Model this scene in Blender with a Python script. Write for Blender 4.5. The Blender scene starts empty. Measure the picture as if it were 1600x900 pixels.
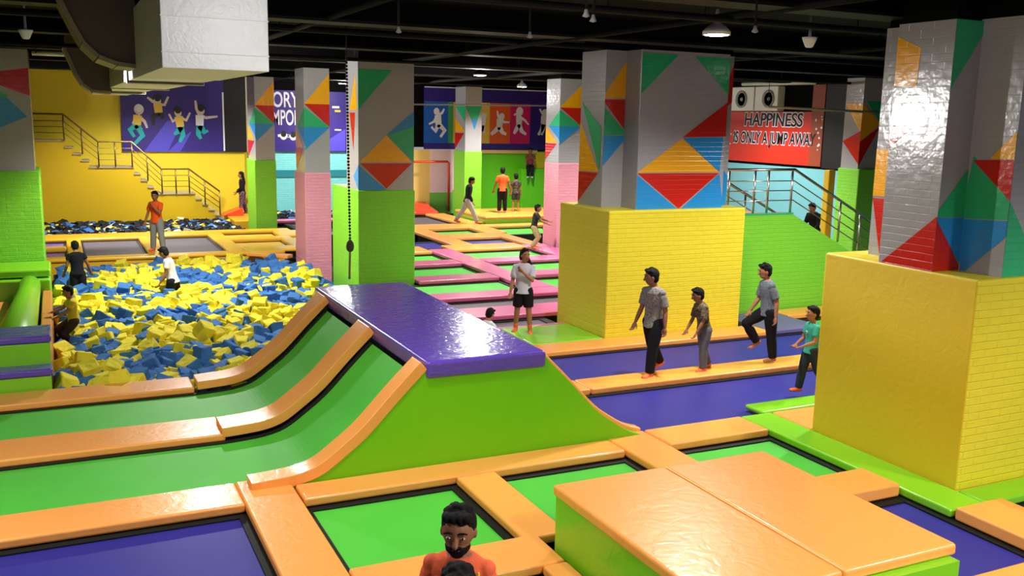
import bpy, bmesh, math, random
from mathutils import Vector, Matrix, Quaternion
random.seed(7)
sc = bpy.context.scene
COL = sc.collection
rad = math.radians

# ------------------------------------------------------------------ camera, world, exposure
CAM_F, PITCH, YAW, ROLL, CAM_H = 1482.9, .175152, .447846, .02164, 3.8
_cp, _sp, _cr, _sr = math.cos(PITCH), math.sin(PITCH), math.cos(ROLL), math.sin(ROLL)
FW = Vector((math.sin(YAW) * _cp, math.cos(YAW) * _cp, -_sp))
RT = Vector((math.cos(YAW), -math.sin(YAW), 0))
UP = RT.cross(FW)
RT, UP = _cr * RT + _sr * UP, -_sr * RT + _cr * UP
EYE = Vector((0, 0, CAM_H))
cam = bpy.data.cameras.new('camera')
cam.sensor_width = 36
cam.lens = 36 * CAM_F / 1600
cam.clip_end = 200
cam.clip_start = .05
camo = bpy.data.objects.new('camera', cam)
COL.objects.link(camo)
M = Matrix((RT, UP, -FW)).transposed().to_4x4()
M.translation = EYE
camo.matrix_world = M
sc.camera = camo

wd = bpy.data.worlds.new('world')
sc.world = wd
wd.use_nodes = True
wd.node_tree.nodes['Background'].inputs[0].default_value = (.95, .97, 1, 1)
wd.node_tree.nodes['Background'].inputs[1].default_value = .34
sc.view_settings.view_transform = 'Standard'
sc.view_settings.look = 'None'
sc.view_settings.exposure = .1
sc.view_settings.gamma = 1
sc.view_settings.use_curve_mapping = False
# downlights and floodlights, some unseen and added to brighten surfaces: (x, y, watts, visible style)
LAMPS = [
    (8.24, 10.88, 1050, 'disc'), (10.79, 24.81, 1400, 'bulb'), (2.75, 21.5, 2300, 'bulb'),
    (-1.0, 16.3, 1700, 'aimed'), (15.6, 32.0, 2600, 'disc'), (9.83, 35.4, 1500, 'bulb'),
    (4.6, 1.5, 1150, 'disc'), (10.2, 2.2, 1450, 'disc'), (13.4, 11.0, 2000, 'disc'), (15.2, 20.6, 1600, 'disc'),  # first two are unseen, placed to brighten the front faces
    (1.2, 30.0, 3600, 'disc'), (3.3, 8.6, 420, 'disc'), (-2.2, 8.2, 1100, 'disc'), (10.5, 17.4, 900, 'disc'),
    (6.6, -.5, 900, 'disc'), (17.4, 22.6, 1300, 'disc'), (2.0, 6.3, 135, 'bare'), (3.6, 34.2, 2000, 'disc')]  # added unseen: front-face downlight, bulb for duct end, downlight for far yellow wall
LAMP_Z = 5.0


def ray(x, y):
    return FW + RT * ((x - 800) / CAM_F) - UP * ((y - 450) / CAM_F)


def at(x, y, z=0.):      # where the sight line through a photo point meets a level plane
    d = ray(x, y)
    return EYE + d * ((z - CAM_H) / d.z)


def atY(x, y, Y):
    d = ray(x, y)
    return EYE + d * (Y / d.y)


def atX(x, y, X):
    d = ray(x, y)
    return EYE + d * (X / d.x)


# ------------------------------------------------------------------ materials
def lin(c):
    return tuple((v / 12.92 if v <= .04045 else ((v + .055) / 1.055) ** 2.4) for v in [k / 255 for k in c]) + (1,)


MATS = {}


def mat(name, rgb, rough=.45, spec=.5, bump=None, metal=0, coat=0, emit=0, vary=0):
    if name in MATS:
        return MATS[name]
    m = bpy.data.materials.new(name)
    m.use_nodes = True
    nt = m.node_tree
    N, L = nt.nodes, nt.links
    b = N['Principled BSDF']
    b.inputs['Base Color'].default_value = lin(rgb)
    b.inputs['Roughness'].default_value = rough
    b.inputs['Specular IOR Level'].default_value = spec
    b.inputs['Metallic'].default_value = metal
    b.inputs['Coat Weight'].default_value = coat
    b.inputs['Coat Roughness'].default_value = .12
    if emit:
        b.inputs['Emission Color'].default_value = lin(rgb)
        b.inputs['Emission Strength'].default_value = emit
    geo = N.new('ShaderNodeNewGeometry')
    if vary:
        n = N.new('ShaderNodeTexNoise')
        n.inputs['Scale'].default_value = 1.3
        n.inputs['Detail'].default_value = 4
        L.new(geo.outputs['Position'], n.inputs['Vector'])
        r = N.new('ShaderNodeMapRange')
        r.inputs[1].default_value = .3
        r.inputs[2].default_value = .7
        r.inputs[3].default_value = 1 - vary
        r.inputs[4].default_value = 1 + vary
        L.new(n.outputs['Fac'], r.inputs[0])
        mx = N.new('ShaderNodeMix')
        mx.data_type = 'RGBA'
        mx.blend_type = 'MULTIPLY'
        mx.inputs[0].default_value = 1
        mx.inputs[6].default_value = lin(rgb)
        L.new(r.outputs[0], mx.inputs[7])
        L.new(mx.outputs[2], b.inputs['Base Color'])
    if bump:
        kind, scale, strength, dist = bump
        bp = N.new('ShaderNodeBump')
        bp.inputs['Strength'].default_value = strength
        bp.inputs['Distance'].default_value = dist
        if kind == 'brick':
            sep = N.new('ShaderNodeSeparateXYZ')
            L.new(geo.outputs['Position'], sep.inputs[0])
            add = N.new('ShaderNodeMath')
            L.new(sep.outputs[0], add.inputs[0])
            L.new(sep.outputs[1], add.inputs[1])
            cmb = N.new('ShaderNodeCombineXYZ')
            L.new(add.outputs[0], cmb.inputs[0])
            L.new(sep.outputs[2], cmb.inputs[1])
            t = N.new('ShaderNodeTexBrick')
            t.inputs['Scale'].default_value = scale
            t.inputs['Mortar Size'].default_value = .008
            t.inputs['Mortar Smooth'].default_value = .6
            t.inputs['Color1'].default_value = (1, 1, 1, 1)
            t.inputs['Color2'].default_value = (.93, .93, .93, 1)
            t.inputs['Mortar'].default_value = (0, 0, 0, 1)
            t.inputs['Brick Width'].default_value = .34
            t.inputs['Row Height'].default_value = .085
            L.new(cmb.outputs[0], t.inputs['Vector'])
            n = N.new('ShaderNodeTexNoise')
            n.inputs['Scale'].default_value = 9
            L.new(geo.outputs['Position'], n.inputs['Vector'])
            a2 = N.new('ShaderNodeMath')
            a2.operation = 'MULTIPLY_ADD'
            L.new(n.outputs['Fac'], a2.inputs[0])
            a2.inputs[1].default_value = .8
            L.new(t.outputs['Color'], a2.inputs[2])
            L.new(a2.outputs[0], bp.inputs['Height'])
        elif kind == 'wrinkle':
            n = N.new('ShaderNodeTexNoise')
            n.inputs['Scale'].default_value = scale
            n.inputs['Detail'].default_value = 3
            n.inputs['Distortion'].default_value = 1.2
            L.new(geo.outputs['Position'], n.inputs['Vector'])
            L.new(n.outputs['Fac'], bp.inputs['Height'])
        elif kind == 'weave':
            w = N.new('ShaderNodeTexVoronoi')
            w.inputs['Scale'].default_value = scale
            L.new(geo.outputs['Position'], w.inputs['Vector'])
            L.new(w.outputs['Distance'], bp.inputs['Height'])
        L.new(bp.outputs['Normal'], b.inputs['Normal'])
        if coat:
            L.new(bp.outputs['Normal'], b.inputs['Coat Normal'])
    MATS[name] = m
    return m


WR = ('wrinkle', 6, .22, .02)
V = lambda n, c, r=.34, bump=WR: mat(n, c, r, .5, bump, coat=.4)
ORANGE = V('orange_vinyl', (251, 166, 80))
YELLOWV = V('yellow_vinyl', (236, 178, 42))
PINK = V('pink_vinyl', (216, 100, 150))
GREENV = V('lime_vinyl', (128, 205, 30))
PURPLE = V('purple_vinyl', (96, 66, 180), .24, ('wrinkle', 9, .3, .02))
RAMPSIDE = mat('ramp_green_vinyl', (116, 198, 6), .5, .35, WR)
GREENBED = mat('green_bed', (76, 188, 56), .55, .3, ('weave', 160, .15, .004), vary=.05)
BLUEBED = mat('blue_bed', (42, 40, 136), .5, .35, ('weave', 160, .15, .004), vary=.08)
GREYBED = mat('grey_bed', (92, 84, 92), .6, .3, ('weave', 120, .15, .004))
YELBED = mat('yellow_bed', (214, 170, 48), .55, .3)
BLACK = mat('black_webbing', (20, 22, 20), .6, .3)
BRICKY = mat('yellow_brick_padding', (222, 204, 46), .45, .4, ('brick', 1.0, .5, .03))
YELFLAT = mat('yellow_padding', (226, 190, 34), .5, .4, WR)
BRICKG = mat('green_brick_padding', (126, 204, 52), .45, .4, ('brick', 1.0, .5, .03))
BRICKP = mat('pink_brick_padding', (228, 150, 168), .5, .4, ('brick', 1.0, .6, .03))
BRICKC = mat('cyan_brick_wall', (130, 214, 216), .5, .4, ('brick', 1.0, .6, .03))
PB = ('brick', 1.0, .22, .02)
P_GREY = mat('grey_gloss_paint', (162, 160, 164), .17, .55, PB)
P_RED = mat('red_gloss_paint', (196, 32, 16), .17, .5, PB)
P_ORANGE = mat('amber_gloss_paint', (242, 170, 18), .17, .5, PB)
P_BLUE = mat('blue_gloss_paint', (44, 140, 208), .17, .5, PB)
P_TEAL = mat('green_gloss_paint', (46, 174, 112), .17, .5, PB)
PAINT = dict(g=P_GREY, r=P_RED, o=P_ORANGE, b=P_BLUE, t=P_TEAL)
BLK = mat('black_paint', (5, 5, 5), .85, .1)
DARKST = mat('dark_steel', (10, 10, 10), .65, .2)
STEEL = mat('stainless_steel', (190, 186, 178), .25, .5, metal=1)
GALV = mat('galvanised_duct', (226, 228, 230), .42, .5, ('wrinkle', 14, .3, .01), metal=.1)
FLANGE = mat('duct_flange', (150, 138, 116), .5, .4)
DUCTDARK = mat('duct_insulation', (104, 88, 74), .55, .4, ('wrinkle', 6, .2, .01))
WHITE = mat('white_enamel', (232, 232, 230), .4, .5)
LENS = mat('lamp_lens', (255, 250, 240), .4, .5, emit=26)
YWALL = mat('yellow_wall_paint', (222, 198, 46), .55, .3)
YSTAIR = mat('stair_side_paint', (206, 170, 22), .55, .3)
BWALL = mat('pale_blue_wall', (120, 186, 196), .5, .35, ('brick', 1.0, .3, .02))
GWALL = mat('lime_wall', (104, 206, 20), .45, .4)
POSTERP = mat('indigo_print', (46, 28, 120), .5, .4)
POSTERL = mat('violet_print', (76, 66, 186), .5, .4)
PR_WHITE = mat('white_print', (226, 222, 230), .5, .4)
PR_TEAL = mat('teal_print', (20, 160, 165), .5, .4)
PR_YEL = mat('yellow_print', (226, 188, 70), .5, .4)
PR_SKIN = mat('beige_print', (214, 190, 176), .5, .4)
PR_RED = mat('red_print', (200, 44, 24), .4, .4)
PR_BLUE = mat('blue_print', (28, 90, 180), .5, .4)
PR_MAG = mat('magenta_print', (206, 22, 100), .5, .4)
PR_BLK = mat('black_print', (14, 12, 16), .5, .4)
PR_ORG = mat('orange_print', (226, 90, 30), .5, .4)
FLOORM = mat('dark_floor', (30, 30, 30), .8, .2)
FOAMY = mat('yellow_foam', (232, 216, 58), .8, .2, ('wrinkle', 12, .3, .02))
FOAMB = mat('blue_foam', (62, 112, 176), .8, .2, ('wrinkle', 12, .3, .02))
FOAMD = mat('dark_foam', (34, 32, 44), .8, .2)
FOAMW = mat('pale_foam', (206, 204, 160), .8, .2)
REDV = V('red_vinyl', (226, 66, 36))


# ------------------------------------------------------------------ mesh helpers
class MB:
    def __init__(self):
        self.v, self.f, self.m, self.mats, self.s = [], [], [], [], []

    def mi(self, m):
        if m not in self.mats:
            self.mats.append(m)
        return self.mats.index(m)

    def face(self, pts, m, smooth=False):
        i = len(self.v)
        self.v += [tuple(p) for p in pts]
        self.f.append(tuple(range(i, i + len(pts))))
        self.m.append(self.mi(m))
        self.s.append(smooth)

    def add(self, verts, faces, m, smooth=False):
        i = len(self.v)
        k = self.mi(m)
        self.v += [tuple(p) for p in verts]
        for f in faces:
            self.f.append(tuple(a + i for a in f))
            self.m.append(k)
            self.s.append(smooth)

    def box(self, x0, x1, y0, y1, z0, z1, m):
        v = [(x, y, z) for z in (z0, z1) for y in (y0, y1) for x in (x0, x1)]
        self.add(v, [(0, 2, 3, 1), (4, 5, 7, 6), (0, 1, 5, 4), (2, 6, 7, 3), (0, 4, 6, 2), (1, 3, 7, 5)], m)

    def prism(self, poly, vec, m):      # polygon (3-D points) swept along vec
        n = len(poly)
        a = [Vector(p) for p in poly]
        b = [p + Vector(vec) for p in a]
        self.add(a + b, [tuple(range(n))[::-1], tuple(range(n, 2 * n))] +
                 [(i, (i + 1) % n, n + (i + 1) % n, n + i) for i in range(n)], m)

    def tube(self, pts, r, m, seg=10):
        pts = [Vector(p) for p in pts]
        vs, fs = [], []
        d0 = (pts[1] - pts[0]).normalized()
        a = d0.orthogonal().normalized()
        for i, p in enumerate(pts):
            d = (pts[min(i + 1, len(pts) - 1)] - pts[max(i - 1, 0)]).normalized()
            a = (a - d * a.dot(d)).normalized()
            b = d.cross(a)
            rr = r[i] if isinstance(r, (list, tuple)) else r
            vs += [p + (a * math.cos(t) + b * math.sin(t)) * rr for t in [2 * math.pi * k / seg for k in range(seg)]]
        for i in range(len(pts) - 1):
            for k in range(seg):
                fs.append((i * seg + k, i * seg + (k + 1) % seg, (i + 1) * seg + (k + 1) % seg, (i + 1) * seg + k))
        fs.append(tuple(range(seg))[::-1])
        fs.append(tuple(range(len(vs) - seg, len(vs))))
        self.add(vs, fs, m, True)

    def lathe(self, prof, c, m, seg=20, ax=2):
        c = Vector(c)
        vs, fs = [], []
        for r, h in prof:
            for k in range(seg):
                t = 2 * math.pi * k / seg
                p = [r * math.cos(t), r * math.sin(t), h]
                vs.append(c + Vector((p[2], p[0], p[1]) if ax == 0 else p))
        n = len(prof)
        for i in range(n - 1):
            for k in range(seg):
                fs.append((i * seg + k, i * seg + (k + 1) % seg, (i + 1) * seg + (k + 1) % seg, (i + 1) * seg + k))
        fs += [tuple(range(seg))[::-1], tuple(range((n - 1) * seg, n * seg))]
        self.add(vs, fs, m, True)

    def build(self, name, parent=None, bevel=0, seg=2, fix=True):
        me = bpy.data.meshes.new(name)
        me.from_pydata(self.v, [], self.f)
        for m in self.mats:
            me.materials.append(m)
        me.polygons.foreach_set('material_index', self.m)
        me.polygons.foreach_set('use_smooth', self.s)
        if bevel or fix:
            bm = bmesh.new()
            bm.from_mesh(me)
            bmesh.ops.recalc_face_normals(bm, faces=bm.faces)
            if bevel:
                es = [e for e in bm.edges if len(e.link_faces) == 2 and e.calc_face_angle(0) > .6]
                bmesh.ops.bevel(bm, geom=es, offset=bevel, segments=seg, profile=.5, affect='EDGES', clamp_overlap=True)
                for f in bm.faces:
                    f.smooth = True
            bm.to_mesh(me)
            bm.free()
            if bevel:
                pass
        o = bpy.data.objects.new(name, me)
        COL.objects.link(o)
        if bevel:
            wn = o.modifiers.new('wn', 'WEIGHTED_NORMAL')
            wn.weight = 100
        if parent:
            o.parent = parent
        return o


def tag(o, label, cat, group=None, kind=None):
    if label:
        o['label'] = label
    if cat:
        o['category'] = cat
    if group:
        o['group'] = group
    if kind:
        o['kind'] = kind
    return o


def thing(name, label, cat, loc=(0, 0, 0), group=None):
    o = bpy.data.objects.new(name, None)
    o.empty_display_size = .1
    COL.objects.link(o)
    o.location = loc
    return tag(o, label, cat, group)


def under(o, parent):      # parent a world-space mesh to a located Empty
    o.parent = parent
    o.matrix_parent_inverse = Matrix.Translation(-Vector(parent.location))
    return o


def sub(o, part):      # a sub-part of a part that already stands in place
    o.parent = part
    return o


def struct(mb, name, bevel=0):
    o = mb.build(name, bevel=bevel)
    o['kind'] = 'structure'
    return o


# ------------------------------------------------------------------ the setting
b = MB()
b.box(-9, 22, -1, 40, -1.1, -1.0, FLOORM)
struct(b, 'floor')
b = MB()
b.box(-9, 22, -2, 40, 5.35, 5.45, BLK)
struct(b, 'ceiling')
# back wall at y = 38: painted panels are parts of one wall mesh
b = MB()
b.box(-9, 6.74, 38, 38.2, -1, 5.35, YWALL)
b.box(6.74, 6.9, 37.9, 38.2, -1, 2.36, mat('teal_edge', (60, 150, 160), .5))
b.box(6.9, 13.2, 38, 38.2, -1, 2.4, BRICKC)
b.box(6.9, 13.2, 37.96, 38.0, 1.38, 1.66, mat('teal_stripe', (30, 128, 140), .5))
b.box(6.9, 13.2, 38, 38.2, 2.4, 5.35, BLK)
b.box(13.2, 16.4, 38, 38.2, 2.6, 5.35, BLK)
b.box(13.2, 22, 38, 38.2, -1, 2.45, GWALL)
b.box(16.4, 22, 38, 38.2, 2.45, 5.35, BLK)
b.box(19.25, 21, 37.9, 38.0, 1.72, 2.42, YWALL)
b.box(16.4, 19.3, 37.88, 38.0, 2.36, 2.5, mat('peach_cap', (240, 190, 120), .5))
b.box(13.2, 14.2, 37.8, 38.0, -.2, 2.5, mat('pale_yellow_panel', (236, 200, 110), .5))
b.box(14.2, 16.4, 37.8, 38.0, .7, 2.5, mat('blush_panel', (240, 205, 205), .5))
b.box(14.2, 16.4, 37.8, 38.0, -.2, .7, mat('lime_lower_panel', (120, 190, 70), .5))
b.face([(15.2, 37.79, .72), (16.4, 37.79, .72), (16.4, 37.79, 2.5)], mat('rose_panel', (214, 120, 110), .5))
struct(b, 'wall_back')
b = MB()
b.box(20, 20.2, -1, 38, -1, 2.58, BWALL)
b.box(20, 20.2, -1, 38, 2.58, 5.35, BLK)
struct(b, 'wall_right')
b = MB()
b.box(-9.2, -9, -1, 38, -1, 5.35, YWALL)
struct(b, 'wall_left')
# black beams under the ceiling slab
for i, y in enumerate((8.2, 12.9, 17.6, 22.2, 27.2, 33.2)):
    b = MB()
    b.box(-9, 20, y, y + .35, 5.06, 5.36, BLK)
    b.box(-9, 20, y - .05, y + .4, 5.04, 5.08, DARKST)
    struct(b, 'trim_%d' % (i + 1))


# ------------------------------------------------------------------ pillars
def clip(poly, u0=0., u1=1., v0=0., v1=1.):
    for ax, lim, s in ((0, u0, 1), (0, u1, -1), (1, v0, 1), (1, v1, -1)):
        out = []
        for i in range(len(poly)):
            p, q = poly[i - 1], poly[i]
            dp, dq = (p[ax] - lim) * s, (q[ax] - lim) * s
            if (dp >= 0) != (dq >= 0):
                t = dp / (dp - dq)
                out.append((p[0] + (q[0] - p[0]) * t, p[1] + (q[1] - p[1]) * t))
            if dq >= 0:
                out.append(q)
        poly = out
        if len(poly) < 3:
            return []
    return poly


ZB, ZT = 2.28, 5.05


def paint(mb, o, du, polys, zb=ZB, zt=ZT, nrm=(0, -1, 0)):
    """coloured triangles on a face: o = lower left corner, du = vector along its width; polys in 0..1"""
    o, du = Vector(o), Vector(du)
    for k, (c, P) in enumerate(polys):
        P = clip(P)
        if P:
            mb.face([Vector((o.x, o.y, zb)) + du * u + Vector((0, 0, (zt - zb) * v)) + Vector(nrm) * (.003 + .0012 * k) for u, v in P], PAINT[c])


def facepx(pl, c, pts, o, w, zb, zt, X=False):     # photo outline -> 0..1 on the pillar's face
    out = []
    for x, y in pts:
        p = atX(x, y, pl) if X else atY(x, y, pl)
        out.append((((o - p.y) if X else (p.x - o)) / w, (p.z - zb) / (zt - zb)))
    return (c, out)


DIA = [('o', [(.03, .22), (.97, .22), (.5, .43)]), ('r', [(.03, .21), (.97, .21), (.5, .01)]), ('b', [(0, .2), (.5, 0), (0, 0)]),
       ('t', [(.5, .43), (1, .62), (1, .22)]), ('b', [(.5, .43), (1, .62), (1, .5)]), ('t', [(.0, .93), (.6, .93), (0, .62)])]
SLD = [('o', [(0, .66), (1, .66), (1, .95)]), ('r', [(0, .66), (1, .66), (1, .44)]), ('t', [(-.3, .44), (1, .44), (0, .63)]),
       ('b', [(-.3, .44), (1, .44), (.02, .22)]), ('o', [(-.3, .42), (-.3, .24), (.05, .24)])]
SLL = [('t', [(.2, .44), (1, .44), (1, .63)]), ('b', [(.2, .44), (1, .44), (1, .28)]), ('o', [(0, .44), (0, .24), (.85, .24)]), ('r', [(0, .23), (.85, .23), (0, .02)])]


def pillar(label, shaft, base, base_mat, front=(), left=(), extra=None, zb=ZB, zt=ZT, name='pillar', cat='pillar'):
    x0, x1, y0, y1 = shaft
    X0, X1, Y0, Y1 = base
    t = thing(name, label, cat, ((X0 + X1) / 2, (Y0 + Y1) / 2, -1))
    s = MB()
    s.box(x0, x1, y0, y1, zb - .3, zt, P_GREY)
    paint(s, (x0, y0, 0), (x1 - x0, 0, 0), front, zb, zt)
    paint(s, (x0, y1, 0), (0, y0 - y1, 0), left, zb, zt, (-1, 0, 0))
    if extra:
        extra(s)
    s.box(x0 + .02, x1 - .02, y0 + .02, y1 - .02, zt, 5.36, BLK)
    under(s.build('painted_shaft', fix=False), t)
    p = MB()
    p.box(X0, X1, Y0, Y1, -1, zb, base_mat)
    under(p.build('padded_base', bevel=.03), t)
    return t


# big right block
def rb_extra(s):
    s.box(8.5, 8.92, 7.2, 7.95, ZB - .02, 4.93, P_GREY)
    s.box(8.52, 8.92, 7.22, 7.93, 4.93, 5.36, BLK)
    L = lambda c, pts: facepx(8.5, c, pts, 7.95, .75, ZB, 4.93, True)
    F = lambda c, pts: facepx(7.2, c, pts, 8.5, .4, ZB, 4.93)
    R = lambda c, pts: facepx(8.9, c, pts, 7.2, .54, ZB, 4.93, True)
    paint(s, (8.5, 7.95, 0), (0, -.75, 0), [L('r', [(1370, 414), (1475, 440), (1467, 336)]), L('o', [(1378, 45), (1440, 75), (1432, 135), (1370, 135)]),
                                         L('r', [(1370, 186), (1425, 200), (1374, 244)])], ZB, 4.93, (-1, 0, 0))
    paint(s, (8.5, 7.2, 0), (.4, 0, 0), [F('r', [(1430, 440), (1506, 432), (1461, 336)]), F('t', [(1459, 339), (1540, 339), (1526, 245)]), F('b', [(1461, 340), (1540, 340), (1508, 432)]),
                                         F('t', [(1484, 140), (1484, 15), (1560, 15)])], ZB, 4.93)
    paint(s, (8.9, 7.2, 0), (0, -.54, 0), [R('t', [(1500, 341), (1522, 242), (1600, 345)]), R('r', [(1520, 250), (1620, 250), (1604, 342)]), R('b', [(1500, 342), (1600, 347), (1500, 430)]),
                                           R('o', [(1548, 248), (1620, 250), (1620, 175)])], ZB, 4.93, (-1, 0, 0))
    paint(s, (8.9, 8.5, 0), (0, -1.84, 0), [('r', [(.0, .26), (.31, .26), (.31, .0), (.1, .0)]), ('o', [(0, .27), (.31, .27), (.31, .48), (0, .48)])], ZB, 4.93, (-1, 0, 0))


pillar('square pillar with glossy coloured triangles on the largest yellow padded block', (8.9, 11.0, 6.66, 8.5), (8.48, 11.4, 6.6, 8.78), BRICKY,
       [('t', [(0, .3), (.3, 0), (0, 0)]), ('r', [(.1, .75), (.5, .4), (.9, .75)])], extra=rb_extra, zt=4.95)
bpy.data.objects['padded_base'].data.materials.append(YELFLAT)
for p_ in bpy.data.objects['padded_base'].data.polygons:
    if p_.normal.x < -.8:
        p_.material_index = 1


# middle yellow block
def mb_extra(s):
    s.box(8.83, 9.4, 14.75, 15.6, ZB - .02, 5.05, P_GREY)
    s.box(8.85, 9.4, 14.77, 15.58, 5.05, 5.36, BLK)
    s.box(11.15, 11.5, 14.6, 15.5, ZB - .02, 5.05, P_GREY)
    s.box(11.15, 11.48, 14.62, 15.48, 5.05, 5.36, BLK)
    F = lambda c, pts: facepx(14.75, c, pts, 8.83, .57, ZB, ZT)
    L = lambda c, pts: facepx(8.83, c, pts, 15.6, .85, ZB, ZT, True)
    paint(s, (8.83, 14.75, 0), (.57, 0, 0), [F('o', [(940, 153), (997, 154), (985, 88)]), F('r', [(941, 155), (999, 156), (981, 210)]), F('t', [(938, 160), (981, 211), (936, 211)]), F('b', [(936, 212), (981, 212), (936, 266)])], ZB, ZT)
    paint(s, (8.83, 15.6, 0), (0, -.85, 0), [L('o', [(904, 180), (935, 268), (898, 266)]), L('r', [(898, 267), (935, 270), (899, 320)]), L('t', [(910, 160), (940, 200), (937, 268)])], ZB, ZT, (-1, 0, 0))
    G = lambda c, pts: facepx(14.25, c, pts, 9.25, 1.88, ZB, ZT)
    paint(s, (9.25, 14.25, 0), (1.88, 0, 0), [G('b', [(994, 272), (1062, 330), (990, 330)]), G('b', [(1124, 271), (1130, 330), (1060, 329)]), G('r', [(996, 271), (1123, 270.5), (1060, 326)]),
                                            G('o', [(996, 269.5), (1123, 269), (1066, 216)]), G('b', [(1067, 216), (1130, 214), (1124, 268)]), G('r', [(1066, 214.5), (1150, 213), (1150, 150)]),
                                            G('t', [(998, 82), (1060, 86), (998, 150)]), G('t', [(1086, 88), (1150, 92), (1146, 158)])], ZB, ZT)
    paint(s, (11.15, 14.6, 0), (.35, 0, 0), [('b', [(0, 0), (1, 0), (1, .2), (0, .36)]), ('r', [(0, .6), (1, .7), (1, .95)])], ZB, ZT)


pillar('wide pillar with red, amber and blue diamonds on the middle yellow brick block', (9.25, 11.13, 14.25, 15.5), (8.64, 11.62, 14.14, 15.95), BRICKY, extra=mb_extra)
pillar('green based pillar standing at the corner of the foam pit behind the purple deck', (6.18, 7.5, 21.03, 22.0), (6.15, 7.53, 21.0, 23.24), BRICKG, DIA,
       [('r', [(.3, .6), (.75, .6), (.6, .3)]), ('o', [(.3, .62), (.9, .62), (.8, .9)]), ('b', [(.6, .1), (1, .2), (1, 0)])], zb=2.15)
pillar('pink based pillar with brick pattern at the back edge of the foam pit', (6.05, 6.74, 25.64, 26.65), (6.03, 6.75, 25.6, 26.84), BRICKP, SLD, SLL)
pillar('slim green based pillar beside the yellow wall by the far stairs', (6.13, 6.78, 33.03, 34.4), (6.08, 6.8, 33, 34.5), BRICKG, SLD, SLL)
pillar('tall green based pillar at the back of the orange trampolines', (14.6, 15.3, 34.95, 36.0), (14.57, 15.32, 34.9, 36.05), BRICKG,
       [('t', [(.0, .7), (1, .7), (.6, .35)]), ('b', [(.35, .5), (.75, .5), (.55, .33)])], [('t', [(0, .7), (1, .7), (1, .45)]), ('o', [(0, .52), (.0, .3), (1, .3)]), ('r', [(0, .28), (.9, .28), (0, .02)])], zb=2.55)
pillar('pink based pillar behind the middle yellow brick block', (13.73, 14.5, 25.53, 26.4), (13.71, 14.55, 25.5, 26.41), BRICKP, SLD, SLL, zb=2.55)
pillar('green based pillar at the foot of the ramp stairs by the red banner wall', (18.65, 19.85, 18.4, 19.0), (18.6, 19.9, 18.3, 19.05), BRICKG,
       [('o', [(0, .72), (0, .3), (.55, .5)]), ('r', [(0, .3), (.55, .48), (.0, .02)]), ('t', [(.1, .75), (.9, .75), (.55, .5)])],
       [('o', [(0, .72), (1, .72), (1, .4)]), ('r', [(0, .3), (1, .42), (1, .05)])], zb=2.75)
# left edge pillar with its lower box
t = pillar('dark topped pillar with green padded base at the left edge of the foam pit', (-2.0, -.42, 23.0, 24.6), (-2.1, -.33, 22.95, 24.7), BRICKG,
           [('r', [(.3, .78), (1, .85), (1, .62)]), ('t', [(0, .85), (.75, .62), (0, .4)]), ('b', [(0, .4), (.7, .62), (.95, .45), (.4, .3)])], zb=2.5)
p = MB()
p.box(-2.2, -.23, 21.6, 22.9, -1, .36, GREENV)
p.box(-2.2, -.22, 21.7, 22.93, .38, .55, GREENV)
under(p.build('padded_plinth', bevel=.05), t)


# ------------------------------------------------------------------ pads and trampolines
def pad(x0, x1, y0, y1, m, label, group=None, z0=-.08, z1=.02, name='safety_pad', rz=0):
    cx, cy = (x0 + x1) / 2, (y0 + y1) / 2
    p = MB()
    hx, hy = (x1 - x0) / 2, (y1 - y0) / 2
    z1 += random.uniform(-.004, .004)
    p.box(-hx, hx, -hy, hy, z0, z1, m)
    o = p.build(name, bevel=.028, seg=2)
    o.location = (cx, cy, 0)
    o.rotation_euler.z = rz
    return tag(o, label, 'pad', group)


def trampoline(x0, x1, y0, y1, m, label, group=None, edge=.065):
    cx, cy = (x0 + x1) / 2, (y0 + y1) / 2
    t = thing('trampoline', label, 'trampoline', (cx, cy, -1), group)
    hx, hy = (x1 - x0) / 2, (y1 - y0) / 2
    bd = MB()
    n = 8
    P = lambda i, j: ((i / n * 2 - 1) * hx, (j / n * 2 - 1) * hy, .9 - .03 * (1 - (i / n * 2 - 1) ** 2) * (1 - (j / n * 2 - 1) ** 2))
    vs = [P(i, j) for j in range(n + 1) for i in range(n + 1)]
    bd.add(vs, [(j * (n + 1) + i, j * (n + 1) + i + 1, (j + 1) * (n + 1) + i + 1, (j + 1) * (n + 1) + i) for j in range(n) for i in range(n)], m, True)
    bo = bd.build('bed', t)
    e = MB()
    for a0, a1, b0, b1 in ((-hx, hx, -hy, -hy + edge), (-hx, hx, hy - edge, hy), (-hx, -hx + edge, -hy + edge, hy - edge), (hx - edge, hx, -hy + edge, hy - edge)):
        e.box(a0, a1, b0, b1, .895, .915, BLACK)
    e.build('edge_band', bo)
    fr = MB()
    g = .12
    for a0, a1, b0, b1 in ((-hx - g, hx + g, -hy - g, -hy), (-hx - g, hx + g, hy, hy + g), (-hx - g, -hx, -hy, hy), (hx, hx + g, -hy, hy)):
        fr.box(a0, a1, b0, b1, 0, .915, BLACK)
    fr.build('frame', t)
    return t


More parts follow.
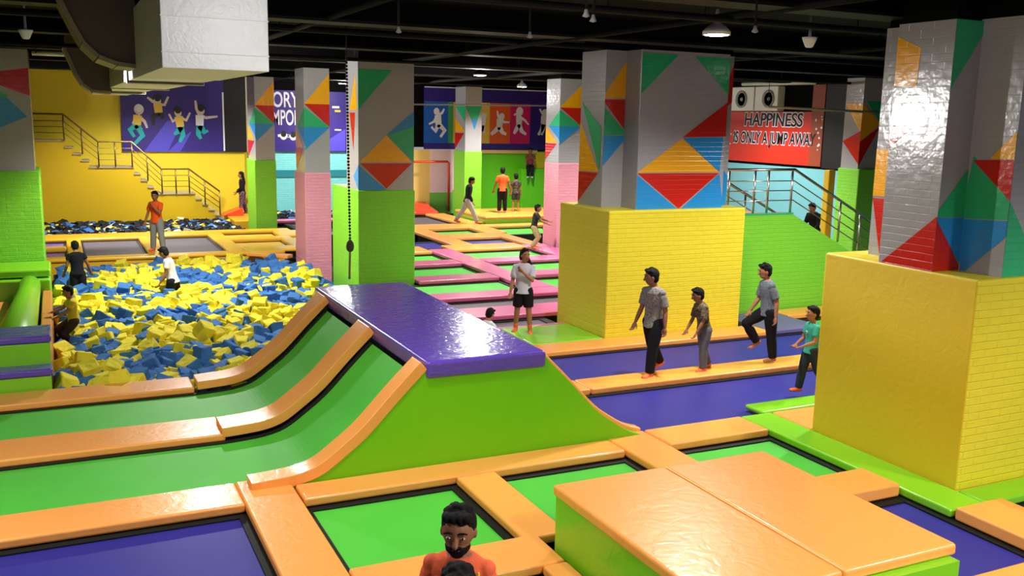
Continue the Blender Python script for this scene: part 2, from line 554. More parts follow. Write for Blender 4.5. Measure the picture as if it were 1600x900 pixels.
# near court
trampoline(-3, 1.49, 5.6, 9.06, BLUEBED, 'large blue trampoline in the front corner below the green runway')
trampoline(2.05, 3.68, 7.38, 8.96, GREENBED, 'square green trampoline in front of the ramp beside the blue corner trampoline')
trampoline(4.16, 5.84, 7.38, 8.96, GREENBED, 'green trampoline partly covered by the back left of the orange topped box')
trampoline(6.45, 7.96, 7.42, 8.93, GREENBED, 'green trampoline between the orange topped box and the largest yellow block')
trampoline(6.45, 7.97, 5.18, 6.82, BLUEBED, 'blue trampoline at the right side of the orange topped box')
trampoline(2.05, 3.58, 5.1, 6.76, GREENBED, 'green trampoline behind the two people at the front edge')
trampoline(8.68, 11.5, 4.0, 6.2, BLUEBED, 'blue trampoline in front of the brick face of the largest yellow block')
pad(-3.2, 1.5, 9.08, 9.7, ORANGE, 'long orange pad between the blue corner trampoline and the green runway')
pad(1.5, 2.04, 3.9, 9.72, ORANGE, 'orange pad between the blue corner trampoline and the square green trampoline')
pad(2.06, 5.84, 8.98, 9.4, ORANGE, 'orange pad along the foot of the green ramp side panel')
pad(3.69, 4.15, 7.3, 8.97, ORANGE, 'orange pad between the two green trampolines in front of the ramp')
pad(2.05, 3.84, 6.78, 7.37, ORANGE, 'orange pad behind the man in the coral shirt', None)
pad(3.6, 3.84, 4.2, 6.77, ORANGE, 'narrow orange pad along the left foot of the orange topped box')
pad(5.86, 6.44, 7.2, 9.55, ORANGE, 'orange pad running from the ramp foot to the back of the orange topped box')
pad(6.46, 7.96, 8.96, 9.55, ORANGE, 'orange pad between the green trampoline and the front blue lane')
pad(6.3, 7.95, 6.86, 7.4, ORANGE, 'rounded orange pad ending at the green strip beside the largest yellow block', None, -.08, .07)
pad(7.98, 8.66, 3.9, 6.2, ORANGE, 'orange pad between the two blue trampolines near the largest yellow block', None, -.08, .06)
pad(6.45, 7.97, 4.4, 5.16, ORANGE, 'orange pad across the front of the blue trampoline beside the orange box')
pad(7.97, 8.47, 6.24, 9.55, GREENV, 'lime green strip along the shaded side of the largest yellow block')
pad(8.48, 11.6, 6.22, 6.58, GREENV, 'lime green strip along the brick front of the largest yellow block')
pad(8.37, 10.6, 9.57, 9.95, GREENV, 'lime green strip beside the front blue lane behind the largest yellow block', z0=-.05)
pad(8.49, 10.6, 8.8, 9.54, ORANGE, 'orange pad tucked behind the largest yellow block')

# orange topped box
t = thing('padded_box', 'large padded box with shiny orange top and lime green sides on the trampolines', 'padded box', (5.06, 6, 0))
x0, x1, yb = 3.87, 6.2, 7.05
p = MB()
p.prism([(3.9, 4.7, -.1), (6.17, 4.7, -.1), (6.2, 7.05, -.1), (3.87, 7.05, -.1)], (0, 0, .6), GREENV)
under(p.build('side_cover'), t)
for a0, a1 in ((3.85, 5.045), (5.055, 6.23)):
    p = MB()
    p.prism([(a0, 4.78, .5), (a1, 4.78, .5), (a1, 7.09, .5), (a0, 7.09, .5)], (0, 0, .1), ORANGE)
    under(p.build('top_mat', bevel=.03, seg=3), t)
p = MB()
p.prism([(5.045, 4.8, .592), (5.055, 4.8, .592), (5.055, 7.07, .592), (5.045, 7.07, .592)], (0, 0, .008), mat('pale_seam', (250, 200, 120), .4))
under(p.build('seam'), t)

# ------------------------------------------------------------------ ramp, runways, lanes
PROF = [(1.62, .0), (1.9, .015), (2.13, .04), (2.35, .11), (2.6, .28), (2.85, .48), (3.19, .83), (3.54, 1.17)]
RPROF = [(6.4, .0), (6.16, .08), (5.88, .25), (5.67, .41), (5.33, .76), (5.05, 1.04), (4.93, 1.17)]


def smooth(pr, k=5):
    out = []
    for i in range(len(pr) - 1):
        p0, p1, p2, p3 = pr[max(i - 1, 0)], pr[i], pr[i + 1], pr[min(i + 2, len(pr) - 1)]
        for j in range(k):
            t = j / k
            out.append(tuple(.5 * (2 * b_ + (c_ - a_) * t + (2 * a_ - 5 * b_ + 4 * c_ - d_) * t * t + (3 * b_ - a_ - 3 * c_ + d_) * t ** 3) for a_, b_, c_, d_ in zip(p0, p1, p2, p3)))
    return out + [pr[-1]]


PROF, RPROF = smooth(PROF), smooth(RPROF)


def strip(mb, prof, y0, y1, dz, th, m):
    vs, fs = [], []
    for i, (x, z) in enumerate(prof):
        a, c = prof[max(i - 1, 0)], prof[min(i + 1, len(prof) - 1)]
        d = Vector((c[0] - a[0], c[1] - a[1])).normalized()
        nx, nz = (-d.y, d.x) if d.x > 0 else (d.y, -d.x)
        for k in (dz, dz - th):
            for y in (y0, y1):
                vs.append((x + nx * k, y, z + nz * k))
    n = len(prof)
    for i in range(n - 1):
        q, r = 4 * i, 4 * i + 4
        fs += [(q, q + 1, r + 1, r), (q + 2, r + 2, r + 3, q + 3), (q, r, r + 2, q + 2), (q + 1, q + 3, r + 3, r + 1)]
    fs += [(0, 2, 3, 1), (4 * n - 4, 4 * n - 3, 4 * n - 1, 4 * n - 2)]
    mb.add(vs, fs, m)


ramp = thing('jump_ramp', 'two sided curved jump ramp with purple top deck and lime side panel', 'ramp', (4.24, 11.8, -1))
for y0 in (9.41, 13.8):
    p = MB()
    poly = [(x, y0, z - .005) for x, z in PROF] + [(x, y0, z - .005) for x, z in RPROF[::-1]]
    poly += [(6.4, y0, -.06), (1.62, y0, -.06)]
    p.prism(poly, (0, .1, 0), RAMPSIDE)
    under(p.build('side_panel'), ramp)
p = MB()
p.box(3.56, 4.92, 9.52, 14.2, -1, 1.0, BLACK)
under(p.build('core'), ramp)
p = MB()
p.box(3.5, 4.97, 9.38, 14.36, 1.0, 1.2, PURPLE)
under(p.build('deck_mat', bevel=.045, seg=3), ramp)
for (y0, y1) in ((9.4, 9.68), (11.3, 11.78), (13.5, 13.92)):
    p = MB()
    strip(p, PROF[:-1] + [(3.5, 1.13)], y0, y1, .09, .12, ORANGE)
    under(p.build('edge_pad', bevel=.02), ramp)
    p = MB()
    strip(p, RPROF[:-1], y0 if y0 > 10 else 9.53, y1, .05, .09, ORANGE)
    under(p.build('edge_pad', bevel=.02), ramp)


def runway(y0, y1, m, label, prof, xfar, group=None, mg=.04):
    t = thing('runway_trampoline', label, 'trampoline', (prof[0][0], (y0 + y1) / 2, -1), group)
    inner = [(xfar, 0.)] + [(x, z) for x, z in prof]
    p = MB()
    strip(p, [(x, z - .03) for x, z in inner], y0 - mg, y1 + mg, -.05, .01, m)
    bo = under(p.build('bed'), t)
    for a0, a1 in ((y0, y0 + .06), (y1 - .09, y1)):
        p = MB()
        strip(p, [(x, z - .03) for x, z in inner], a0, a1, -.035, .012, BLACK)
        sub(p.build('edge_band'), bo)
    p = MB()
    for a0, a1 in ((y0 - .12, y0 - .04), (y1 + .04, y1 + .12)):
        p.box(min(xfar, prof[0][0]), max(xfar, prof[0][0]), a0, a1, -1, -.1, BLACK)
    under(p.build('frame'), t)


TOP = []
runway(9.7, 11.3, GREENBED, 'green runway trampoline nearest the camera curving up to the purple deck', PROF[:-2], -4)
runway(12.05, 13.5, GREENBED, 'green runway trampoline beside the foam pit curving up to the purple deck', PROF[:-2], -4)
runway(9.57, 11.36, BLUEBED, 'blue lane trampoline nearest the largest yellow block where the boy in teal walks', RPROF[:-5], 13)
runway(11.93, 13.54, BLUEBED, 'blue lane trampoline in front of the middle yellow brick block', RPROF[:-5], 13)
pad(-4, 1.66, 11.3, 12.05, ORANGE, 'long orange pad between the two green runways')
pad(-4, 1.58, 13.5, 14.1, ORANGE, 'long orange pad between the far green runway and the foam pit')
pad(6.3, 6.76, 11.38, 11.9, ORANGE, 'short orange pad at the ramp end of the strip between the blue lanes')
pad(6.78, 12.9, 11.38, 11.92, ORANGE, 'long orange pad between the two blue lanes under the walking people')
pad(6.3, 11.9, 13.56, 14.12, ORANGE, 'long orange pad along the front of the middle yellow brick block')
pad(7.2, 8.62, 14.14, 15.45, GREENV, 'lime green pad between the purple deck and the middle yellow brick block')
pad(11.92, 13.2, 13.58, 15.1, mat('grey_purple_vinyl', (104, 96, 140), .5, .4, WR), 'grey purple pad right of the middle yellow brick block')
pad(13.25, 16, 14.6, 15.15, ORANGE, 'orange pad at the foot of the lime green stair wall')
trampoline(13.3, 15.5, 13.0, 14.5, GREENBED, 'small green trampoline seen past the boy in teal below the stair wall')

# ------------------------------------------------------------------ pink court behind the deck
PG = 'pink safety pads'
for x0, x1, y0, y1, m, lb in (
        (6.5, 8.55, 15.6, 16.5, GREYBED, 'grey trampoline strip nearest the lime pad, behind the girl in white'),
        (6.3, 12.6, 17.5, 18.5, GREYBED, 'grey trampoline strip, second back behind the lime pad'),
        (7.0, 9.62, 19.2, 20.75, GREENBED, 'green trampoline beside the pit pillar, first row behind the grey strips'),
        (10.4, 12.6, 19.2, 20.75, GREENBED, 'green trampoline beside the middle block, first row behind the grey strips'),
        (7.62, 9.66, 21.5, 23.15, GREENBED, 'green trampoline beside the pit pillar, second row among pink pads'),
        (10.3, 12.66, 21.5, 23.12, GREENBED, 'green trampoline beside the middle block, second row among pink pads'),
        (7.7, 9.68, 23.9, 25.46, GREENBED, 'green trampoline just in front of the left blue one'),
        (10.42, 12.82, 23.9, 25.6, GREENBED, 'green trampoline under the feet of the jumping boy'),
        (8.6, 10.78, 26.7, 28.16, BLUEBED, 'blue trampoline half hidden by the pit pillar'),
        (11.5, 13.1, 26.75, 28.2, BLUEBED, 'blue trampoline in the orange row beside the far pink pillar'),
        (11.3, 13.05, 29.35, 30.8, GREENBED, 'green trampoline under the man in the dark jacket'),
        (13.9, 16.0, 29.35, 31.0, GREENBED, 'green trampoline beside the far pink pillar in front of the box step'),
        (11.2, 13.28, 32.3, 35.6, GREYBED, 'dark grey trampoline at the far left of the orange row'),
        (14.9, 17, 38.0 - 2.6, 38.0 - 1.4, BLUEBED, 'blue trampoline at the back below the lime wall')):
    trampoline(x0, x1, y0, y1, m, lb, None, .06)
for x0, x1, y0, y1, m, lb in (
        (6.6, 8.6, 15.46, 15.6, PINK, 'thin pink pad edging the lime pad behind the girl'),
        (6.4, 11.6, 16.54, 17.46, PINK, 'pink pad between the two grey trampoline strips'),
        (6.4, 12.7, 18.52, 19.18, PINK, 'pink pad between the grey strips and the first green row'),
        (7.56, 9.64, 20.78, 21.48, PINK, 'pink pad between first and second green rows, next to the pit pillar'),
        (10.36, 12.7, 20.78, 21.48, PINK, 'pink pad between first and second green rows, next to the middle block'),
        (9.66, 10.34, 19.2, 23.3, PINK, 'pink pad running back between the pairs of green trampolines'),
        (7.62, 9.66, 23.18, 23.86, PINK, 'shiny pink pad behind the second green row, next to the pit pillar'),
        (9.7, 10.38, 23.32, 25.9, PINK, 'pink pad running back from the crossing to the orange row'),
        (10.4, 13.5, 23.16, 23.86, PINK, 'pink pad behind the second green row, leading to the far pink pillar'),
        (12.86, 13.6, 23.9, 26.2, PINK, 'pink pad beside the foot of the far pink pillar'),
        (7.7, 9.68, 25.5, 26.66, ORANGE, 'orange pad in front of the blue trampoline by the pit pillar'),
        (10.4, 12.84, 25.66, 26.7, ORANGE, 'orange pad in front of the blue trampoline by the far pink pillar'),
        (10.8, 11.46, 26.72, 31.9, ORANGE, 'orange pad running back between the two blue trampolines', ),
        (13.12, 13.6, 26.3, 29.3, ORANGE, 'orange pad between the blue trampoline and the far pink pillar'),
        (11.48, 13.1, 28.24, 29.3, ORANGE, 'orange pad behind the blue trampoline of the orange row'),
        (13.08, 13.86, 29.34, 32.2, ORANGE, 'orange pad running back right of the man in the dark jacket'),
        (11.48, 13.06, 30.84, 32.2, ORANGE, 'orange pad under the front foot of the man in the dark jacket'),
        (13.88, 17.5, 31.04, 31.7, ORANGE, 'orange pad in front of the green box step'),
        (13.3, 14.12, 32.25, 35.9, ORANGE, 'orange pad left of the tall far pillar')):
    pad(x0, x1, y0, y1, m, lb)
t = thing('box_step', 'low green box step with orange top where the man in orange stands', 'box', (16.2, 33.5, -1))
p = MB()
p.box(14.2, 18.4, 31.9, 34.8, -1, .18, GREENV)
under(p.build('side_cover'), t)
p = MB()
p.box(14.15, 18.45, 31.85, 34.85, .18, .28, ORANGE)
under(p.build('top_mat', bevel=.04), t)
p = MB()
p.prism([(12.6, 36.2, -.08), (14.0, 36.2, -.08), (14.0, 37.7, .2), (12.6, 37.7, .35)], (0, 0, .12), REDV)
p.prism([(11.9, 36.6, -.08), (13.6, 36.0, -.08), (13.6, 36.3, .28), (11.9, 36.9, .28)], (0, 0, .1), REDV)
tag(p.build('wedge_mat', bevel=.03), 'red wedge mats lying at the foot of the red pipe frame', 'mat')
p = MB()
p.tube([(12.2, 36.8, 2.05), (14.6, 36.8, 2.05), (14.66, 36.8, 1.98), (14.66, 36.8, 0)], .05, mat('red_pipe', (214, 74, 40), .4))
tag(p.build('goal_frame'), 'red pipe goal frame against the yellow and blush far panels', 'goal frame')
p = MB()
p.box(18.35, 19.99, 37.45, 37.9, -1, 1.72, GWALL)
tag(p.build('wall_ledge', bevel=.03), 'lime green ledge at the far wall where a person sits', 'ledge')

# ------------------------------------------------------------------ yellow platform at the back of the pit
t = thing('trampoline_platform', 'yellow padded platform with grey trampolines behind the foam pit', 'trampoline platform', (2.7, 29.6, -1))
p = MB()
p.box(-2.5, 5.75, 26.95, 27.1, -1, -.04, YELLOWV)
under(p.build('front_panel', bevel=.02), t)
BEDS = [(-1.6, .12, 27.4, 28.9, PURPLE), (-1.6, .12, 29.5, 31.0, PURPLE), (.55, 2.12, 27.3, 31.05, GREYBED), (2.7, 4.2, 27.4, 31.25, GREYBED), (4.72, 6.35, 30.3, 31.7, YELBED), (4.72, 6.2, 28.0, 29.65, YELBED)]
for x0, x1, y0, y1, m in BEDS:
    p = MB()
    p.box(x0 - .04, x1 + .04, y0 - .04, y1 + .04, -.12, -.085, m)
    bo = under(p.build('bed'), t)
    p = MB()
    for a0, a1, c0, c1 in ((x0, x1, y0, y0 + .05), (x0, x1, y1 - .09, y1), (x0, x0 + .05, y0, y1), (x1 - .05, x1, y0, y1)):
        p.box(a0, a1, c0, c1, -.084, -.075, BLACK)
    sub(p.build('edge_band'), bo)
for x0, x1, y0, y1 in ((-2.5, 5.75, 26.9, 27.28), (-2.5, 7.0, 31.75, 32.35), (-2.5, 2.66, 31.1, 31.74), (2.66, 4.7, 31.3, 31.74), (.14, .53, 27.3, 31.08), (2.14, 2.68, 27.3, 31.08), (4.22, 4.7, 27.3, 31.28),
                       (-1.6, .13, 28.92, 29.48), (4.72, 6.6, 29.68, 30.28), (6.37, 7.3, 30.3, 31.74), (6.22, 7.0, 27.95, 29.66), (4.72, 6.4, 27.3, 27.98)):
    p = MB()
    p.box(x0, x1, y0, y1, -.09, .02, YELLOWV)
    under(p.build('pad', bevel=.04), t)
pad(4.55, 5.85, 26.25, 26.55, ORANGE, 'orange pad slanting across the back corner of the foam pit to the pink pillar', rz=rad(-42))
trampoline(7.46, 8.5, 31.0, 34.4, GREYBED, 'dark trampoline glimpsed between the green and pink pillars')
pad(6.95, 9.5, 34.6, 35.2, PINK, 'pink pad edging the dark pit between the green and pink pillars')

p = MB()
p.box(5.75, 7.0, 35.3, 37.85, -1, -.02, YELLOWV)
tag(p.build('floor_mat', bevel=.03), 'yellow floor mat under the long haired woman by the slim green pillar', 'mat')
p = MB()
p.prism([(5.52, 37.0, -.02), (6.35, 37.0, -.02), (6.35, 37.0, .3)], (0, .8, 0), REDV)
tag(p.build('wedge_mat', bevel=.02), 'small red wedge mat at the foot of the far yellow stairs', 'mat')

# ------------------------------------------------------------------ left corner: steps, beam
t = thing('padded_steps', 'purple and green padded steps at the left corner of the foam pit', 'steps', (-1.2, 14.8, -1))
for z, y0, y1, ztop in ((.62, 14.45, 15.1, 1), (.22, 14.14, 14.43, 0)):
    p = MB()
    p.box(-2.6, -.22, y0, 15.2, -1, z - .02 if z > .5 else z - .02, GREENV)
    under(p.build('riser', bevel=.02), t)
    p = MB()
    p.box(-2.62, -.2, y0 - .03, 15.22 if z > .5 else 14.46, z - .02, z + .08, PURPLE)
    under(p.build('tread', bevel=.03), t)
p = MB()
pts = [(-.74, 15.5, -.05), (-.73, 15.75, .22), (-.7, 16.6, .3), (-.66, 18.4, .3), (-.63, 20, .28), (-.62, 21.5, .26)]
p.tube(pts, [.24, .27, .27, .24, .21, .2], GREENV, 16)
p.box(-.92, -.46, 15.8, 21.4, -1, .1, GREENV)
tag(p.build('bolster_beam', fix=False), 'shiny green padded bolster leading to the left pillar plinth', 'bolster')
pad(-2.6, -1.0, 15.3, 21.5, ORANGE, 'orange mat left of the shiny green bolster', z0=-1, z1=-.05, name='floor_mat')
pad(-.4, -.22, 15.3, 21.6, mat('tan_vinyl', (196, 128, 60), .4, .4, WR), 'tan orange edge pad between green bolster and foam pit', z0=-1, z1=.12, name='edge_pad')

# ------------------------------------------------------------------ foam pit
def cube_mesh(name, m, seed, s=.115):
    r = random.Random(seed)
    bm = bmesh.new()
    bmesh.ops.create_cube(bm, size=2 * s)
    for v in bm.verts:
        v.co = Vector([c * r.uniform(.92, 1.08) for c in v.co])
    bmesh.ops.subdivide_edges(bm, edges=bm.edges, cuts=2, use_grid_fill=True)
    for v in bm.verts:
        v.co += Vector([r.uniform(-.007, .007) for _ in range(3)])
    es = [e for e in bm.edges if e.calc_face_angle(0) > .7]
    bmesh.ops.bevel(bm, geom=es, offset=.012, segments=1, affect='EDGES')
    me = bpy.data.meshes.new(name)
    bm.to_mesh(me)
    bm.free()
    me.materials.append(m)
    return me


ymesh = [cube_mesh('foam_cube_yellow', FOAMY, k) for k in range(4)]
bmesh_ = [cube_mesh('foam_cube_blue', FOAMB, 10 + k) for k in range(4)]


def pit_xmax(y):
    if y < 14.0:
        return 1.4
    if y < 14.5:
        return 3.3
    return 5.8 if y < 25.2 else 5.5


rng = random.Random(3)
cubes = []
st = .228
y = 14.2
k = 0
while y < 26.72:
    x = -.03 + (k % 2) * st / 2
    xm = pit_xmax(y)
    while x < xm:
        px_, py_ = x + rng.uniform(-.07, .07), y + rng.uniform(-.07, .07)
        h = -.3 + .10 * math.sin(px_ * 1.7 + 1) * math.cos(py_ * .9) + rng.uniform(-.09, .09)
        if y < 14.8:
            h = min(h + .1, -.08)
        if rng.random() < .1:
            h += .12
        blue = (math.sin(px_ * 2.3 + py_ * 1.1) + math.sin(px_ * .9 - py_ * 1.7 + 2) + rng.uniform(-2.2, 2.2)) > .15
        cubes.append((px_, max(py_, 14.24), h, blue, rng.uniform(.9, 1.14)))
        x += st
    y += st * .92
    k += 1
PEOPLE_SPOTS = [(at(116, 436, -.2), .14), (at(254, 448, -.2), .14), (at(100, 520, -.2), .4)]
cubes = [c for c in cubes if all((c[0] - s.x) ** 2 + (c[1] - s.y) ** 2 > r_ * r_ for s, r_ in PEOPLE_SPOTS)]
vis = sorted([c for c in cubes if c[0] < 3.2 + (c[1] - 14.4) * .13], key=lambda c: (Vector(c[:3]) - EYE).length)
near = vis[:300]
ns = set(id(c) for c in near)
rest = [c for c in cubes if id(c) not in ns]
for c in near:
    o = bpy.data.objects.new('foam_cube', rng.choice(bmesh_ if c[3] else ymesh))
    COL.objects.link(o)
    o.location = c[:3]
    o.scale = (c[4],) * 3
    o.rotation_euler = (rng.uniform(-.5, .5), rng.uniform(-.5, .5), rng.uniform(0, 6))
    if c[3]:
        tag(o, 'blue foam cube lying loose in the near half of the foam pit', 'foam cube', 'blue foam cubes in the near half of the pit')
    else:
        tag(o, 'yellow foam cube lying loose in the near half of the foam pit', 'foam cube', 'yellow foam cubes in the near half of the pit')


def scatter(name, items, meshes, label, cat):
    mb = MB()
    data = [([v.co.copy() for v in me.vertices], [tuple(p.vertices) for p in me.polygons], me.materials[0]) for me in meshes]
    for loc, sel, s in items:
        vs, fs, m = data[sel]
        R = Matrix.Rotation(rng.uniform(0, 6), 3, 'Z') @ Matrix.Rotation(rng.uniform(-.5, .5), 3, 'X') @ Matrix.Rotation(rng.uniform(-.5, .5), 3, 'Y')
        mb.add([R @ (Vector((v.x * s[0], v.y * s[1], v.z * s[2]))) + Vector(loc) for v in vs], fs, m)
    o = mb.build(name, fix=False)
    return tag(o, label, cat, None, 'stuff')


items = [((c[0], c[1], c[2]), rng.randrange(4) + (4 if c[3] else 0), (c[4],) * 3) for c in rest]
items += [((c[0] + .1, c[1] + .08, c[2] - .22), rng.randrange(8), (1.1,) * 3) for c in cubes]
scatter('foam_cubes', items, ymesh + bmesh_, 'mass of yellow and blue foam cubes filling the rest of the pit', 'foam cubes')
# the dark pit below the far stairs
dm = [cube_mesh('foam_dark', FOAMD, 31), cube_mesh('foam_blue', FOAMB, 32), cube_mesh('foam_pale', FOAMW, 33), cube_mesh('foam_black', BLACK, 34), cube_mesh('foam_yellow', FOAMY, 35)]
items = []
for i in range(1500):
    x, y = rng.uniform(-2, 6.0), rng.uniform(32.62, 36.35)
    if x > 5.55:
        continue
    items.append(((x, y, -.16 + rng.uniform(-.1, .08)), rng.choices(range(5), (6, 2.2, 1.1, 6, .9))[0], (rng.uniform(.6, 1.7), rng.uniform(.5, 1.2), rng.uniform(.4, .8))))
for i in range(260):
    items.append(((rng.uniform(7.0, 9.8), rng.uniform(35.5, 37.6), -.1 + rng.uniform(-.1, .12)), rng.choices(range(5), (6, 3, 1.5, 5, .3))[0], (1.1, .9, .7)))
scatter('dark_foam_blocks', items, dm, 'jumble of dark, blue and pale foam pieces in the pit below the far stairs', 'foam pieces')
b = MB()
b.box(-.22, 6.1, 14.1, 26.9, -1, -.62, FOAMD)
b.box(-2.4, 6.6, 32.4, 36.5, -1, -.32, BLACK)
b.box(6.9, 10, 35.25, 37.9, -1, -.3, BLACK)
struct(b, 'floor_pit')

# ------------------------------------------------------------------ far stairs on the left
Y0, Y1 = 36.6, 37.9
prof = [(-2.5, 2.75), (.3, 2.75)]
n = 5
x, z = .3, 2.75
def steps(x, z, x2, z2, n):
    out = []
    for i in range(n):
        z += (z2 - z) / (n - i)
        out.append((x, z))
        x += (x2 - x) / (n - i)
        out.append((x, z))
    return out
prof += steps(.3, 2.75, 1.3, 1.83, 4) + [(2.5, 1.83)] + steps(2.5, 1.83, 3.36, .87, 4) + [(4.56, .87)] + steps(4.56, .87, 5.46, .05, 4)
prof = [prof[0]] + [q for i, q in enumerate(prof[1:]) if q != prof[i]]
t = thing('staircase', 'yellow sided staircase stepping down along the far yellow wall', 'stairs', (2, 37.2, -1))
p = MB()
p.prism([(x, Y0, z) for x, z in prof] + [(5.46, Y0, -1), (-2.5, Y0, -1)], (0, Y1 - Y0, 0), YSTAIR)
under(p.build('flight'), t)
p = MB()
for i in range(len(prof) - 1):
    (xa, za), (xb, zb) = prof[i], prof[i + 1]
    if abs(za - zb) < 1e-6 and xb - xa > .05:
        p.box(xa, xb + .03, Y0 - .04, Y1, za, za + .035, mat('stone_tread', (176, 160, 130), .5))
under(p.build('treads'), t)


def railing(label, path, y, posts, h=.88, bars=(.25, .45, .65), r=.025, m=STEEL):
    t = thing('railing', label, 'railing', (path[0][0], y, path[0][1]))
    p = MB()
    p.tube([(x, y, z + h) for x, z in path], r * 1.2, m, 8)
    under(p.build('handrail', fix=False), t)
    for q in bars:
        p = MB()
        p.tube([(x, y, z + q) for x, z in path], r * .5, m, 6)
        under(p.build('rail', fix=False), t)
    for x in posts:
        for i in range(len(path) - 1):
            (xa, za), (xb, zb) = path[i], path[i + 1]
            if xa - .001 <= x <= xb + .001:
                z = za + (zb - za) * (x - xa) / (xb - xa)
                break
        p = MB()
        p.tube([(x, y, z), (x, y, z + h)], r, m, 8)
        under(p.build('post', fix=False), t)
    return t


RAILM = mat('bronze_rail', (126, 104, 62), .35, .5, metal=.7)
railing('metal railing stepping down in front of the far yellow staircase', [(-2.5, 2.79), (.3, 2.79), (1.36, 1.87), (2.45, 1.87), (3.42, .91), (4.36, .91), (5.42, .09)], Y0 - .068,
        [-.7, .3, .85, 1.36, 1.9, 2.45, 2.95, 3.42, 3.9, 4.36, 4.9, 5.42], m=RAILM)

# ------------------------------------------------------------------ stair ramp on the right
GY = 15.25
t = thing('stair_ramp', 'lime green walled stair behind the middle yellow block with orange treads', 'stairs', (14, 16.2, -1))
p = MB()
p.prism([(11.7, GY, -1), (16.9, GY, -1), (16.9, GY, .42), (13.78, GY, 1.99), (11.7, GY, 1.99)], (0, .16, 0), BRICKG)
p.prism([(11.7, GY, 1.99), (13.78, GY, 1.99), (13.78, GY, 2.03), (11.7, GY, 2.03)], (0, .16, 0), P_TEAL)
under(p.build('side_wall'), t)
p = MB()
p.box(11.7, 13.8, GY + .16, 17.3, -1, 1.93, ORANGE)
for i in range(9):
    p.box(13.8 + i * .35, 14.15 + i * .35, GY + .16, 17.3, -1, 1.93 - (i + 1) * .175, ORANGE)
under(p.build('treads'), t)
railing('steel railing on top of the lime green stair wall', [(11.7, 2.035), (13.78, 2.035), (16.5, .655)], GY + .05, [12.1, 12.75, 13.1, 13.72, 15.1, 15.7, 16.5], .88)
railing('steel railing on the banner side of the lime green stair', [(11.9, 1.95), (12.9, 1.95), (16.4, .2)], 17.33, [12.0, 12.9, 14.2, 15.4, 16.4], .95)
p = MB()
p.box(16.75, 16.95, 17.4, 17.6, -1, 2.78, YELFLAT)
tag(p.build('padded_post', bevel=.03), 'narrow yellow padded post beside the green based stair pillar', 'post')


# ------------------------------------------------------------------ banners and wall prints
def text_mesh(s, size, m, name, off=0., ext=.004):
    cu = bpy.data.curves.new('txt', 'FONT')
    cu.body = s
    cu.size = size
    cu.extrude = ext
    cu.offset = off
    cu.align_x = 'CENTER'
    cu.align_y = 'CENTER'
    o = bpy.data.objects.new('txt', cu)
    COL.objects.link(o)
    dg = bpy.context.evaluated_depsgraph_get()
    dg.update()
    me = bpy.data.meshes.new_from_object(o.evaluated_get(dg))
    me.name = name
    bpy.data.objects.remove(o)
    me.materials.clear()
    me.materials.append(m)
    return me


def put_text(s, size, m, name, parent, M_, off=0., ext=.004, sx=1., shear=0.):
    me = text_mesh(s, size, m, name, off, ext)
    S = Matrix(((sx, shear, 0, 0), (0, 1, 0, 0), (0, 0, 1, 0), (0, 0, 0, 1)))
    me.transform(M_ @ S)
    o = bpy.data.objects.new(name, me)
    COL.objects.link(o)
    return sub(o, parent)


t = thing('wall_banner', 'red banner with black slogan lettering on the pale blue side wall', 'banner', (20, 23.5, 3.4))
bz0 = 2.66
p = MB()
p.box(19.93, 19.99, 21.1, 26.6, bz0, 4.22, PR_RED)
p.box(19.92, 19.96, 21.1, 21.6, bz0, 5.0, mat('orange_brown_print', (150, 62, 30), .5))
sheet = under(p.build('sheet'), t)
RX = Matrix(((0, 0, -1, 0), (-1, 0, 0, 0), (0, 1, 0, 0), (0, 0, 0, 1)))   # text x -> -Y, text y -> +Z, facing -X
tl = lambda y, z, d=0: Matrix.Translation((19.925 - d, y, z)) @ RX
c1, c2 = atX(1207, 188, 19.92), atX(1206, 217, 19.92)
for s, c, size, sx in (('HAPPINESS', c1, .56, .98), ('IS ONLY A JUMP AWAY', c2, .5, .715)):
    put_text(s, size, PR_WHITE, 'lettering_outline', sheet, tl(c.y, c.z), .035, .002, sx, .06)
    put_text(s, size, PR_BLK, 'lettering', sheet, tl(c.y, c.z, .008), .008, .004, sx, .06)
p = MB()
rr = random.Random(5)
for i in range(16):
    y, z = rr.choice([rr.uniform(21.15, 21.55), rr.uniform(25.0, 25.4)]), rr.uniform(3.1, 4.1)
    s = rr.uniform(.02, .05)
    p.face([(19.915, y, z), (19.915, y - s, z + s), (19.915, y, z + 2 * s), (19.915, y + s, z + s)], PR_WHITE)
sub(p.build('star_print', fix=False), sheet)
p = MB()
p.box(19.94, 19.99, 20.3, 21.08, 2.62, 5.05, PR_BLK)
tag(p.build('black_panel'), 'plain black panel at the right end of the red banner', 'panel')
for nm, ya, yb in (('beside the middle pillar', 25.35, 23.95), ('with dark fan opening', 23.9, 22.85)):
    t = thing('ventilation_unit', 'white wall ventilation unit ' + nm + ' above the banner', 'ventilation unit', (19.8, (ya + yb) / 2, 4.2))
    p = MB()
    p.box(19.7, 19.98, yb, ya, 4.24, 4.98, WHITE)
    ca = under(p.build('casing', bevel=.02), t)
    yc = (ya + yb) / 2 - .12
    p = MB()
    p.lathe([(.25, 0), (.27, -.03), (.22, -.04), (.2, .0), (.06, .0), (.05, -.02), (0.001, -.02)], (19.7, yc, 4.6), mat('vent_grey', (150, 146, 140), .5), 24, 0)
    sub(p.build('round_grille', fix=False), ca)
p = MB()
p.tube([(19.6, 24.4, 5.06), (19.6, 21.2, 5.02)], .05, WHITE, 8)
tag(p.build('tube_light'), 'white tube light above the ventilation units', 'light')
p = MB()
p.tube([at(50, 83, 4.9), at(103, 85, 4.9)], .045, WHITE, 8)
for q in (at(56, 83, 4.9), at(97, 85, 4.9)):
    p.tube([q, (q.x, q.y, 5.36)], .01, DARKST, 6)
